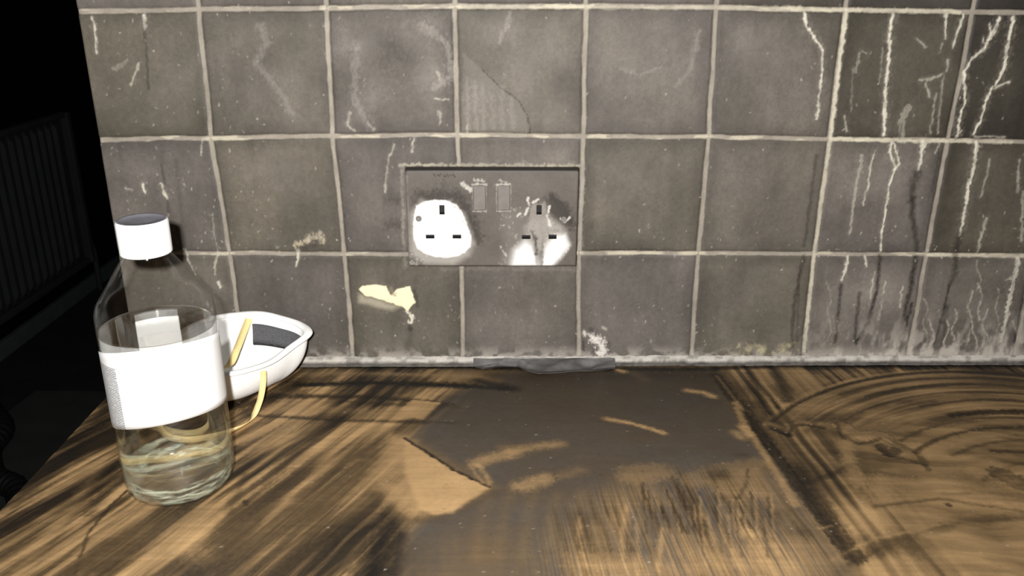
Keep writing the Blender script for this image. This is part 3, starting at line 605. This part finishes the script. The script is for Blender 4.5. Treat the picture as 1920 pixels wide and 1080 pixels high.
qp([(945, 400), (985, 395), (995, 440), (985, 470), (960, 500), (945, 500)], 14, lin(138, 132, 126), .55, .4 + pn)
qp([(965, 470), (985, 452), (1000, 460), (1004, 478), (1010, 500), (958, 501)], 13, WHT, .95); qp([(1022, 460), (1040, 440), (1060, 440), (1068, 460), (1052, 482), (1034, 500), (1016, 501)], 8, WHT, .95)
qp([(985, 425), (995, 412), (1030, 405), (1050, 420), (1062, 436), (1040, 452), (1020, 470), (1000, 470), (990, 450)], 10, lin(188, 182, 174), .6, .3 + 1.2 * pf)
qp([(995, 390), (1002, 378), (1010, 385), (1022, 378), (1026, 400), (1030, 420), (1020, 440), (1012, 470), (1006, 500), (1003, 480), (996, 450), (990, 430)], 3, lin(150, 144, 138), .75, .5 + .8 * pf)
qs([(998, 435), (1004, 450), (1006, 476)], 6, 2.5, lin(80, 74, 69), .9); qs([(1018, 446), (1016, 500)], 2.5, 1.5, lin(110, 105, 98), .7)
for pts in ([(990, 372), (992, 385)], [(1000, 380), (1008, 374)], [(1030, 388), (1027, 400)], [(1052, 410), (1060, 416), (1068, 408)], [(1062, 455), (1066, 462), (1060, 472)], [(990, 390), (985, 402)], [(975, 400), (970, 405)], [(1026, 404), (1032, 425)]):
    qs(pts, 4, 1.6, lin(205, 200, 192), .85)
qs([(950, 480), (948, 500)], 10, 5, lin(140, 134, 128), .5, pf); qs([(942, 470), (950, 480)], 3, 1.5, lin(190, 184, 176), .7)
for k in range(60):
    r = np.random.RandomState(k + 50); x, y = (r.uniform(935, 985), r.uniform(385, 498)) if k % 3 else (r.uniform(762, 800), r.uniform(470, 498)); qs([(x, y), (x + r.uniform(-3, 3), y + r.uniform(0, 4))], r.uniform(.8, 2.2), 1.2, lin(190, 183, 175), r.uniform(.3, .8))
# dust round the switches and worn dark print
for x0, x1 in ((886, 911), (931, 957)):
    qs([(x0, 346), (x1, 346)], 4, 2, lin(190, 184, 175), .8, .5 + pf); qs([(x0, 396), (x1, 396)], 2.5, 1.5, lin(165, 158, 150), .8); qs([(x0, 346), (x0 + 1, 396)], 2, 1.2, lin(150, 144, 136), .6); qs([(x1, 346), (x1, 396)], 2, 1.2, lin(150, 144, 136), .6)
qs([(868, 345), (880, 356), (888, 352)], 7, 3, lin(205, 199, 190), .8, .4 + pf); qs([(890, 338), (908, 340)], 5, 2, lin(190, 184, 175), .7, pf + .4); qs([(938, 338), (950, 342)], 4, 2, lin(180, 174, 165), .6, pf + .4)
for k in range(7): qs([(814 + k * 6, 327 + (k % 2)), (817 + k * 6, 331 - (k % 3))], 2.2, 1.0, lin(52, 47, 43), .75)
qs([(831, 336), (834, 340), (837, 336)], 2, 1, lin(52, 47, 43), .7)
qs([(762, 330), (768, 498)], 4, 2, lin(150, 145, 138), .45, .3 + pn); qs([(770, 492), (782, 496)], 6, 3, lin(190, 186, 178), .6, pf)
C = np.clip(C * (.92 + .08 * sm(.3, .7, C.mean(2, keepdims=True))), .004, .9)
# rounded rim: the outer rows fall back to the wall
ex_ = np.minimum(np.minimum(U - us[0], us[-1] - U), np.minimum(V - vs[0], vs[-1] - V))
Y = PF + .0022 * (1 - np.sqrt(np.clip(1 - (1 - np.clip(ex_ / .0022, 0, 1)) ** 2, 0, 1)))
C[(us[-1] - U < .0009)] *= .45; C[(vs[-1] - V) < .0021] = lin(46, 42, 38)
bord = ex_ < 1e-6; Y[bord] = TILE_Y + .0015; C[bord] = lin(50, 46, 42)
holes = []
for (gx, gy, w_, h_) in [(829, 393, .0042, .0080), (806.5, 443.5, .0070, .0036), (857, 443.5, .0070, .0036), (1011, 393, .0042, .0080), (987, 444.5, .0070, .0036), (1036, 444, .0070, .0036)]:
    x, z = sp(gx, gy); holes.append((x, z, w_, h_))
uc = (us[1:] + us[:-1]) / 2; vc = (vs[1:] + vs[:-1]) / 2; UC, VC = np.meshgrid(uc, vc); keep = np.ones(UC.shape, bool)
for x, z, w_, h_ in holes: keep &= ~((np.abs(UC - x) < w_ / 2) & (np.abs(VC - z) < h_ / 2))
SO = ((SXA + SXB) / 2, TILE_Y, (SZB + SZT) / 2)
sock = tag(empty('double_socket', SO), 'double plug socket with soot-blackened faceplate and two white plug outlines on tiled wall', 'socket')
Lc = lambda a: np.asarray(a, float) - np.array(SO)
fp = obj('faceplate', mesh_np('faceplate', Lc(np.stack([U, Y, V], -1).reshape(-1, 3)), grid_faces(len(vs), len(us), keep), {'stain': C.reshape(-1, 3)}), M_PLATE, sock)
for x, z, w_, h_ in holes:                        # five-sided pockets behind the openings
    bm = bmesh.new(); a, b = w_ / 2 + .0003, h_ / 2 + .0003
    v = [bm.verts.new(Lc((x + i * a, PF + (.0003 if d == 0 else .008), z + j * b))) for d in (0, 1) for i, j in ((-1, -1), (1, -1), (1, 1), (-1, 1))]
    for f in ((4, 5, 6, 7), (0, 1, 5, 4), (1, 2, 6, 5), (2, 3, 7, 6), (3, 0, 4, 7)): bm.faces.new([v[i] for i in f])
    obj('pin_slot', bm_mesh('pin_slot', bm), M_HOLE, sock)
M_ROCK = simple('sooty_rocker', tuple(lin(103, 97, 91)), 0.5, 0.35, 160)
for px in (899, 944.5):
    x, z = sp(px, 371); bm = bmesh.new(); add_box(bm, -.0052, .0052, -.0012, .003, -.0102, .0102, .0007, 2)
    for v in bm.verts: v.co.y += v.co.z * .06
    o = obj('rocker_switch', bm_mesh('rocker_switch', bm), M_ROCK, sock); o.location = Lc((x, PF, z))
for px, py, mt in ((785, 410, M_SCREW), (1057, 411, M_SCREW)):
    x, z = sp(px, py); bm = bmesh.new(); bmesh.ops.create_cone(bm, cap_ends=True, segments=24, radius1=.0027, radius2=.0024, depth=.0014, matrix=Matrix.Rotation(math.pi / 2, 4, 'X'))
    add_box(bm, -.0023, .0023, -.00095, -.0004, -.0004, .0004)
    o = obj('screw', bm_mesh('screw', bm), mt, sock); o.location = Lc((x, PF - .0001, z)); o.rotation_euler = (0, .6, 0)

# ------------------------------------------------------------------ bottle
BX, BY, BR = 0.016, -0.190, 0.036
bot = tag(empty('bottle', (BX, BY, 0.0004)), 'clear bottle of colourless liquid with white cap and white label at left of worktop', 'bottle')
def m_glass():
    m = bpy.data.materials.new('clear_thin_bottle_wall'); m.use_nodes = True; nt = m.node_tree; nt.nodes.remove(nt.nodes['Principled BSDF']); out = nt.nodes['Material Output']
    tr = nd(nt, 'ShaderNodeBsdfTransparent'); tr.inputs[0].default_value = (.99, .99, .988, 1)
    gl = nd(nt, 'ShaderNodeBsdfGlossy'); gl.inputs['Roughness'].default_value = .07
    lw = nd(nt, 'ShaderNodeLayerWeight'); lw.inputs['Blend'].default_value = .5
    fr = math_n(nt, 'ADD', math_n(nt, 'MULTIPLY', math_n(nt, 'POWER', lw.outputs['Facing'], 4.0), .5), .05)
    mx = nd(nt, 'ShaderNodeMixShader'); nt.links.new(fr, mx.inputs[0]); nt.links.new(tr.outputs[0], mx.inputs[1]); nt.links.new(gl.outputs[0], mx.inputs[2]); nt.links.new(mx.outputs[0], out.inputs[0])
    return m
def m_liquid():
    m = bpy.data.materials.new('clear_liquid'); m.use_nodes = True; nt = m.node_tree; nt.nodes.remove(nt.nodes['Principled BSDF']); out = nt.nodes['Material Output']
    g = nd(nt, 'ShaderNodeBsdfGlass'); g.inputs['Roughness'].default_value = 0.0; g.inputs['IOR'].default_value = 1.37; g.inputs['Color'].default_value = (.985, .99, .975, 1)
    t_=nd(nt,'ShaderNodeBsdfTransparent'); mx=nd(nt,'ShaderNodeMixShader'); mx.inputs[0].default_value=.6; nt.links.new(g.outputs[0],mx.inputs[1]); nt.links.new(t_.outputs[0],mx.inputs[2]); nt.links.new(mx.outputs[0], out.inputs[0]); return m
body_prof = [(.0, .0028), (.016, .0024), (.024, .0010), (.0285, .0), (.0318, .0012), (.0342, .0045), (.0356, .0100), (.036, .018), (.036, .040), (.036, .070), (.036, .100), (.036, .124), (.0358, .1275), (.0353, .1305), (.0343, .1335), (.0326, .1362), (.0300, .1400), (.0235, .1500), (.0170, .1600), (.0145, .1632), (.0135, .1660), (.0135, .184)]
body = obj('bottle_body', lathe('bottle_body', body_prof, 160, lambda A, k: (.0004 * np.cos(A * 20) if 1 <= k <= 5 else 0 * A)), m_glass(), bot)
LQ = .1165
liq_prof = [(.0, .0046), (.016, .0042), (.0245, .0028), (.0280, .0026), (.0305, .0034), (.0324, .0062), (.0339, .0108), (.0345, .018), (.0350, .030), (.0350, .040), (.0350, .080), (.0350, LQ - .0012), (.0351, LQ + .0003), (.0345, LQ - .0002), (.0335, LQ - .0007), (.031, LQ - .0009), (.0, LQ - .0009)]
liq = obj('liquid', lathe('liquid', liq_prof, 160, lambda A, k: (.0004 * np.cos(A * 20) if 1 <= k <= 5 else 0 * A)), m_liquid(), bot); liq['label'] = 'clear colourless liquid'


for o in (counter, tiling, bpy.data.objects['top_surface']): o.cycles.is_caustics_receiver = True
def m_base():                                     # added band: pale green marks painted to imitate highlights in the bottle's foot
    m, nt, p = new_mat('painted_foot_highlights'); p.inputs['Base Color'].default_value = (.62, .66, .50, 1); p.inputs['Roughness'].default_value = .22; p.inputs['Specular IOR Level'].default_value = .8
    tc = nd(nt, 'ShaderNodeTexCoord'); mp = nd(nt, 'ShaderNodeMapping'); mp.inputs['Scale'].default_value = (70, 70, 300); nt.links.new(tc.outputs['Object'], mp.inputs['Vector'])
    nz = nd(nt, 'ShaderNodeTexNoise'); nz.inputs['Scale'].default_value = 1.0; nz.inputs['Detail'].default_value = 4; nt.links.new(mp.outputs[0], nz.inputs['Vector'])
    rp = nd(nt, 'ShaderNodeMapRange'); rp.inputs[1].default_value = .44; rp.inputs[2].default_value = .66; rp.inputs[3].default_value = .03; rp.inputs[4].default_value = .62
    nt.links.new(nz.outputs['Fac'], rp.inputs[0]); nt.links.new(rp.outputs[0], p.inputs['Alpha'])
    b = nd(nt, 'ShaderNodeBump'); b.inputs['Strength'].default_value = .9; b.inputs['Distance'].default_value = .002; nt.links.new(nz.outputs['Fac'], b.inputs['Height']); nt.links.new(b.outputs['Normal'], p.inputs['Normal'])
    return m
ft = obj('foot_highlight_band', lathe('foot_highlight_band', [(.026, .0016), (.0284, .0007), (.0312, .0019), (.0335, .0050), (.0348, .0095), (.0353, .0140), (.0355, .0175)], 160, lambda A, k: (.0003 * np.cos(A * 20) if k <= 4 else 0 * A)), m_base(), bot); ft['label'] = 'added pale band imitating highlights in the bottle foot'
cap_prof = [(.0128, .1655), (.0150, .1655), (.0152, .1662), (.0152, .1852), (.0149, .1864), (.0142, .1868)]
obj('cap', lathe('cap', cap_prof, 180, lambda A, k: (.00022 * np.cos(A * 60) if 1 <= k <= 3 else 0 * A)), M_WHITE, bot)
ct = obj('cap_top', lathe('cap_top', [(.0146, .1865), (.0142, .1869), (.0128, .1866), (.0122, .1862), (.006, .1861), (.0, .1861)], 96), M_CAPTOP, bot); ct['label'] = 'soot-dusted top of the cap'
facing = math.atan2(CAM[1] - BY, CAM[0] - BX)
def wrap(name, a0, a1, r, zb, zt, mat, th=.00018, n=90, mz=12):
    co, uv = [], []; A = np.linspace(a0, a1, n)
    for rr in (r + th, r):
        for j in range(mz + 1):
            for i, a in enumerate(A):
                t = i / (n - 1); z0, z1 = zb(t), zt(t); z = z0 + (z1 - z0) * j / mz
                co.append((rr * math.cos(facing + a), rr * math.sin(facing + a), z))
    N = n * (mz + 1); f = []
    for j in range(mz):
        for i in range(n - 1):
            q = j * n + i; f.append((q, q + 1, q + n + 1, q + n)); f.append((N + q, N + q + n, N + q + n + 1, N + q + 1))
    for i in range(n - 1):
        f.append((i, N + i, N + i + 1, i + 1)); q = mz * n + i; f.append((q, q + 1, N + q + 1, N + q))
    for j in range(mz):
        q = j * n; f.append((q, q + n, N + q + n, N + q)); q += n - 1; f.append((q, N + q, N + q + n, q + n))
    return mesh_np(name, co, f)
def label_mat():                                  # white paper; a column of fine grey print at the left end
    m, nt, p = new_mat('white_printed_paper'); p.inputs['Roughness'].default_value = .6
    at = nd(nt, 'ShaderNodeTexCoord'); sx = nd(nt, 'ShaderNodeSeparateXYZ'); nt.links.new(at.outputs['Object'], sx.inputs[0])
    ang = math_n(nt, 'ARCTAN2', sx.outputs['Y'], sx.outputs['X'])
    ang = math_n(nt, 'SUBTRACT', ang, facing)                       # angle from the front of the label
    mm = math_n(nt, 'MULTIPLY', ang, 36.0); zz = math_n(nt, 'MULTIPLY', sx.outputs['Z'], 1000.0)
    row = math_n(nt, 'GREATER_THAN', math_n(nt, 'SINE', math_n(nt, 'MULTIPLY', zz, 5.0)), -0.1)
    cmb = nd(nt, 'ShaderNodeCombineXYZ'); nt.links.new(math_n(nt, 'MULTIPLY', mm, 2.4), cmb.inputs[0]); nt.links.new(math_n(nt, 'FLOOR', math_n(nt, 'MULTIPLY', zz, .796)), cmb.inputs[1])
    nz = nd(nt, 'ShaderNodeTexNoise'); nz.inputs['Scale'].default_value = 1.4; nt.links.new(cmb.outputs[0], nz.inputs['Vector'])
    word = math_n(nt, 'GREATER_THAN', nz.outputs['Fac'], .38)
    c1 = math_n(nt, 'MULTIPLY', math_n(nt, 'GREATER_THAN', mm, -50.0), math_n(nt, 'LESS_THAN', mm, -31.0))
    zr = math_n(nt, 'MULTIPLY', math_n(nt, 'GREATER_THAN', zz, 57.0), math_n(nt, 'LESS_THAN', zz, 101.0))
    ink = math_n(nt, 'MULTIPLY', math_n(nt, 'MULTIPLY', row, word), math_n(nt, 'MULTIPLY', c1, zr))
    mx = nd(nt, 'ShaderNodeMix', data_type='RGBA'); mx.inputs['A'].default_value = (.88, .88, .875, 1); mx.inputs['B'].default_value = (.13, .13, .14, 1)
    nt.links.new(ink, mx.inputs['Factor']); nt.links.new(mx.outputs['Result'], p.inputs['Base Color']); return m
M_LABEL = label_mat()
rd = math.radians
bump_ = lambda t: math.sin(math.pi * t)
obj('label', wrap('label', rd(-84), rd(82), .0362, lambda t: .053 + .006 * t + .008 * bump_(t), lambda t: .1065 + .002 * t + .008 * bump_(t), M_LABEL), M_LABEL, bot)
bl = obj('back_label', wrap('back_label', rd(158), rd(202), .0362, lambda t: .062, lambda t: .108, M_LABEL), M_LABEL, bot); bl['label'] = 'small white label on the far side'

# ------------------------------------------------------------------ dust mask
# rim of the cup, seen from above: (x, y, z); the nose end is at the right by the wall
mask = tag(empty('dust_mask', (0.02, -0.06, 0.0)), 'white moulded dust mask with yellow elastic straps lying upturned behind the bottle', 'dust mask')
MO = np.array([0.02, -0.06, 0.0])
rimc = [(.0730, -.0380, .0440), (.0620, -.0530, .0385), (.0500, -.0690, .0335), (.0370, -.0860, .0345), (.0230, -.0985, .0365), (.0050, -.1030, .0380), (-.0150, -.0960, .0390), (-.0300, -.0780, .0410), (-.0340, -.0560, .0440), (-.0260, -.0340, .0480), (-.0090, -.0210, .0515), (.0110, -.0175, .0535), (.0300, -.0185, .0545), (.0470, -.0200, .0510), (.0640, -.0250, .0470)]
def closed(P, n):
    P = np.array(P); N = len(P); out = []
    for k in range(N):
        a, b, c, d = P[(k - 1) % N], P[k], P[(k + 1) % N], P[(k + 2) % N]
        for t in np.linspace(0, 1, n, endpoint=False):
            out.append(.5 * (2 * b + (c - a) * t + (2 * a - 5 * b + 4 * c - d) * t * t + (3 * b - a - 3 * c + d) * t ** 3))
    return np.array(out)
RIM = closed(rimc, 8); NR = len(RIM)
CEN = np.array([.0170, -.0560, .0]); BOT = np.array([.0190, -.0560, .0012])
def cup_pt(s, t, off=0.0):                        # s: rim index (0..NR), t: 0 rim .. 1 bottom centre
    R0 = RIM[s % NR]; a = t * math.pi / 2
    k = math.cos(a) ** .72; zf = math.sin(a) ** .95
    xy = BOT[:2] + (R0[:2] - BOT[:2]) * k * (1 - off * 18 * (1 - t)); z = R0[2] * (1 - zf) + BOT[2] * zf + off * (1.0 if t > .3 else t / .3)
    return np.array([xy[0], xy[1], z])
NTc = 26; co = []
for off in (0.0, .0016):
    for j in range(NTc + 1):
        for s in range(NR): co.append(cup_pt(s, j / NTc, off) - MO)
N1 = NR * (NTc + 1); f = []
for L in (0, 1):
    for j in range(NTc):
        for s in range(NR):
            q = [L * N1 + j * NR + s, L * N1 + j * NR + (s + 1) % NR, L * N1 + (j + 1) * NR + (s + 1) % NR, L * N1 + (j + 1) * NR + s]
            f.append(q if L else q[::-1])
for s in range(NR): f.append([s, (s + 1) % NR, N1 + (s + 1) % NR, N1 + s])
obj('cup', mesh_np('cup', co, f), M_CUP, mask)
# rolled flange round the edge
co, f = [], []; sec = 10
for s in range(NR):
    P0 = RIM[s]; out = P0[:2] - CEN[:2]; out = out / np.linalg.norm(out); nose = math.exp(-((s if s < NR / 2 else s - NR) / 9.0) ** 2)
    wdt = .0062 + .0022 * nose
    for j in range(sec):
        q = 2 * math.pi * j / sec; d = .0006 + wdt * .5 * math.cos(q); z = .0020 * math.sin(q) + .0006
        co.append(np.array([P0[0] + out[0] * d, P0[1] + out[1] * d, P0[2] + z]) - MO)
for s in range(NR):
    for j in range(sec): f.append((s * sec + j, ((s + 1) % NR) * sec + j, ((s + 1) % NR) * sec + (j + 1) % sec, s * sec + (j + 1) % sec))
obj('rim', mesh_np('rim', co, f), M_CUP, mask)
# foam nose pad inside the nose end: from the middle of the far side to the nose
idx = [s for s in range(NR - 27, NR - 3)]
co = []
for off, in ((.0030,), (.0052,)):
    for tt in (.10, .18, .27, .36):
        for s in idx: co.append(cup_pt(s, tt, off) - MO)
ni = len(idx); f = []
for L in (0, 1):
    for j in range(3):
        for i in range(ni - 1):
            b = L * 4 * ni + j * ni + i; f.append((b, b + 1, b + ni + 1, b + ni))
for i in range(ni - 1):
    f.append((i, i + 1, 4 * ni + i + 1, 4 * ni + i)); b = 3 * ni + i; f.append((b, b + 1, 4 * ni + b + 1, 4 * ni + b))
for j in range(3):
    for e in (0, ni - 1): b = j * ni + e; f.append((b, b + ni, 4 * ni + b + ni, 4 * ni + b))
fo = obj('nose_foam', mesh_np('nose_foam', co, f), M_FOAM, mask); fo['label'] = 'dark grey foam nose strip'
# elastic straps
def atpx(px, py, y): x, z = wp(px, py, y); return (x, y, z)
P = catmull([atpx(468, 586, -.0150), atpx(468, 594, -.0172), atpx(456, 625, -.029), atpx(444, 655, -.043), atpx(430, 684, -.056), (.006, -.075, .029), (.003, -.098, .0385), (.0020, -.1075, .0400)], 10)
sd = np.tile(np.array([1.0, .25, .1]), (len(P), 1))
s1 = obj('strap', ribbon('strap', P - MO, sd, .0062, .0007), M_ELASTIC, mask); s1['label'] = 'yellow elastic strap across the open cup'
P = catmull([atpx(494, 696, -.0800), atpx(494, 712, -.0815), atpx(491, 735, -.088), atpx(485, 758, -.096), atpx(471, 786, -.106), (.0350, -.1240, .0035), (.0180, -.1350, .0030), (-.0010, -.1400, .0035), (-.0180, -.1340, .0080), (-.0250, -.1180, .0250), (-.0180, -.1010, .0380)], 10)
n_ = len(P); k_ = np.linspace(0, 1, n_)[:, None]; sd = np.array([1.0, .3, 0]) * (1 - k_) + np.array([.25, .2, 1.0]) * k_
s2 = obj('strap', ribbon('strap', P - MO, sd, .0048, .0007), M_ELASTIC, mask); s2['label'] = 'yellow elastic strap looping down to the worktop'

# ------------------------------------------------------------------ softened plastic strip at the foot of the wall
PXT = [(888, 675), (940, 678), (1010, 677), (1080, 675), (1150, 677)]
PXB = [(888, 690), (905, 694), (935, 690), (970, 690), (990, 698), (1010, 703), (1035, 702), (1070, 699), (1110, 698), (1130, 696), (1152, 694)]
xs_ = np.linspace(cp(888, 688)[0], cp(1152, 688)[0], 120); bx_ = np.array([cp(*q) for q in PXB]); yb = np.interp(xs_, bx_[:, 0], bx_[:, 1])
nr = 12; co = []
for L in (0, 1):
    for j in range(nr):
        t = j / (nr - 1)
        n_ = fbm(xs_ * 90, np.full_like(xs_, t * 2.5), 33, 3) - .5
        yy = -.0108 + (yb + .0108) * t; zz = .0068 * (1 - t) ** 1.3 + .0012 + .0045 * n_ * (4 * t * (1 - t) + .15) + .0016 * np.sin(xs_ * 130 + t * 3) * t * (1 - t) * 4
        co.append(np.stack([xs_, yy - .0004 * np.sin(xs_ * 200), np.maximum(zz, .0010) + L * .0008], 1))
co = np.concatenate(co); n1_ = nr * len(xs_); f = grid_faces(nr, len(xs_)); ff = [tuple(q) for q in f] + [tuple(q[::-1] + n1_) for q in f]
ring = list(range(len(xs_))) + [j * len(xs_) + len(xs_) - 1 for j in range(1, nr)] + [(nr - 1) * len(xs_) + i for i in range(len(xs_) - 2, -1, -1)] + [j * len(xs_) for j in range(nr - 2, 0, -1)]
for a, b in zip(ring, ring[1:] + ring[:1]): ff.append((a, b, b + n1_, a + n1_))
tag(obj('plastic_strip', mesh_np('plastic_strip', co, ff), M_STRIP), 'crumpled dark grey plastic strip lying along the foot of the tiled wall', 'strip')

# ------------------------------------------------------------------ dark room beyond the wall's end
rad = tag(empty('radiator', (-1.452, 2.0, FLOOR + .14)), 'dim fluted panel radiator on the blackened wall at far left', 'radiator')
RY0, RY1, RH = -0.55, .56, .60
ys = np.linspace(RY0, RY1, 900); zs = np.linspace(0, RH, 40)
YY, ZZ = np.meshgrid(ys, zs); fl = .5 + .5 * np.cos(2 * math.pi * YY / .050); fl = sm(.25, .75, fl)
env = sm(.0, .018, ZZ - .03) * sm(.0, .018, RH - .03 - ZZ) * sm(0, .01, RY1 - .03 - YY)
XX = .012 + .014 * fl * env
co = np.stack([XX, YY, ZZ], -1); co[0, :, 0] = 0; co[-1, :, 0] = 0; co[:, -1, 0] = 0; co[:, 0, 0] = 0
obj('panel', mesh_np('panel', co.reshape(-1, 3), grid_faces(40, 900)), M_RAD, rad)
obj('panel_rail', box_mesh('panel_rail', .0, .034, RY0, RY1, -.004, .022, bev=.006), M_RAD, rad)
obj('panel_rail', box_mesh('panel_rail', .0, .034, RY0, RY1, RH - .02, RH + .004, bev=.006), M_RAD, rad)
obj('end_cover', box_mesh('end_cover', -.005, .040, RY1, RY1 + .03, -.004, RH, bev=.006), M_RAD, rad)
obj('bracket', box_mesh('bracket', -.0225, .004, -.4, -.36, .05, .5), M_RAD, rad)
obj('bracket', box_mesh('bracket', -.0225, .004, .36, .40, .05, .5), M_RAD, rad)
v = catmull([(.02, RY1 + .05, .06), (.02, RY1 + .06, .03), (.02, RY1 + .06, -.05), (.02, RY1 + .06, -.14)], 8)
obj('valve_pipe', tube('valve_pipe', v, .011, 12), M_RAD, rad)
mat_pts = [(-1.22, 1.69), (-.55, 1.66), (-.30, 1.2), (-.30, .6), (-1.02, .55), (-1.08, 1.1), (-1.25, 1.40)]
bm = bmesh.new(); b0 = [bm.verts.new((x, y, FLOOR + .0002)) for x, y in mat_pts]; b1 = [bm.verts.new((x, y, FLOOR + .006)) for x, y in mat_pts]
bm.faces.new(b1); bm.faces.new(b0[::-1])
for i in range(len(b0)): bm.faces.new((b0[i], b0[(i + 1) % len(b0)], b1[(i + 1) % len(b0)], b1[i]))
tag(obj('floor_mat', bm_mesh('floor_mat', bm), M_MAT), 'dim grey sheet on the dark floor left of the worktop', 'mat')
P = catmull([(-1.26, 1.52, FLOOR + .03), (-1.16, 1.40, FLOOR + .035), (-1.13, 1.28, FLOOR + .035), (-1.05, 1.16, FLOOR + .035), (-.96, 1.10, FLOOR + .035), (-.88, .98, FLOOR + .035)], 24)
tag(obj('hose', tube('hose', P, .03, 14, rad=[.028 + .004 * math.cos(k * 1.3) for k in range(len(P))]), M_BLACK), 'black ribbed hose on the dark floor at the lower left edge', 'hose')
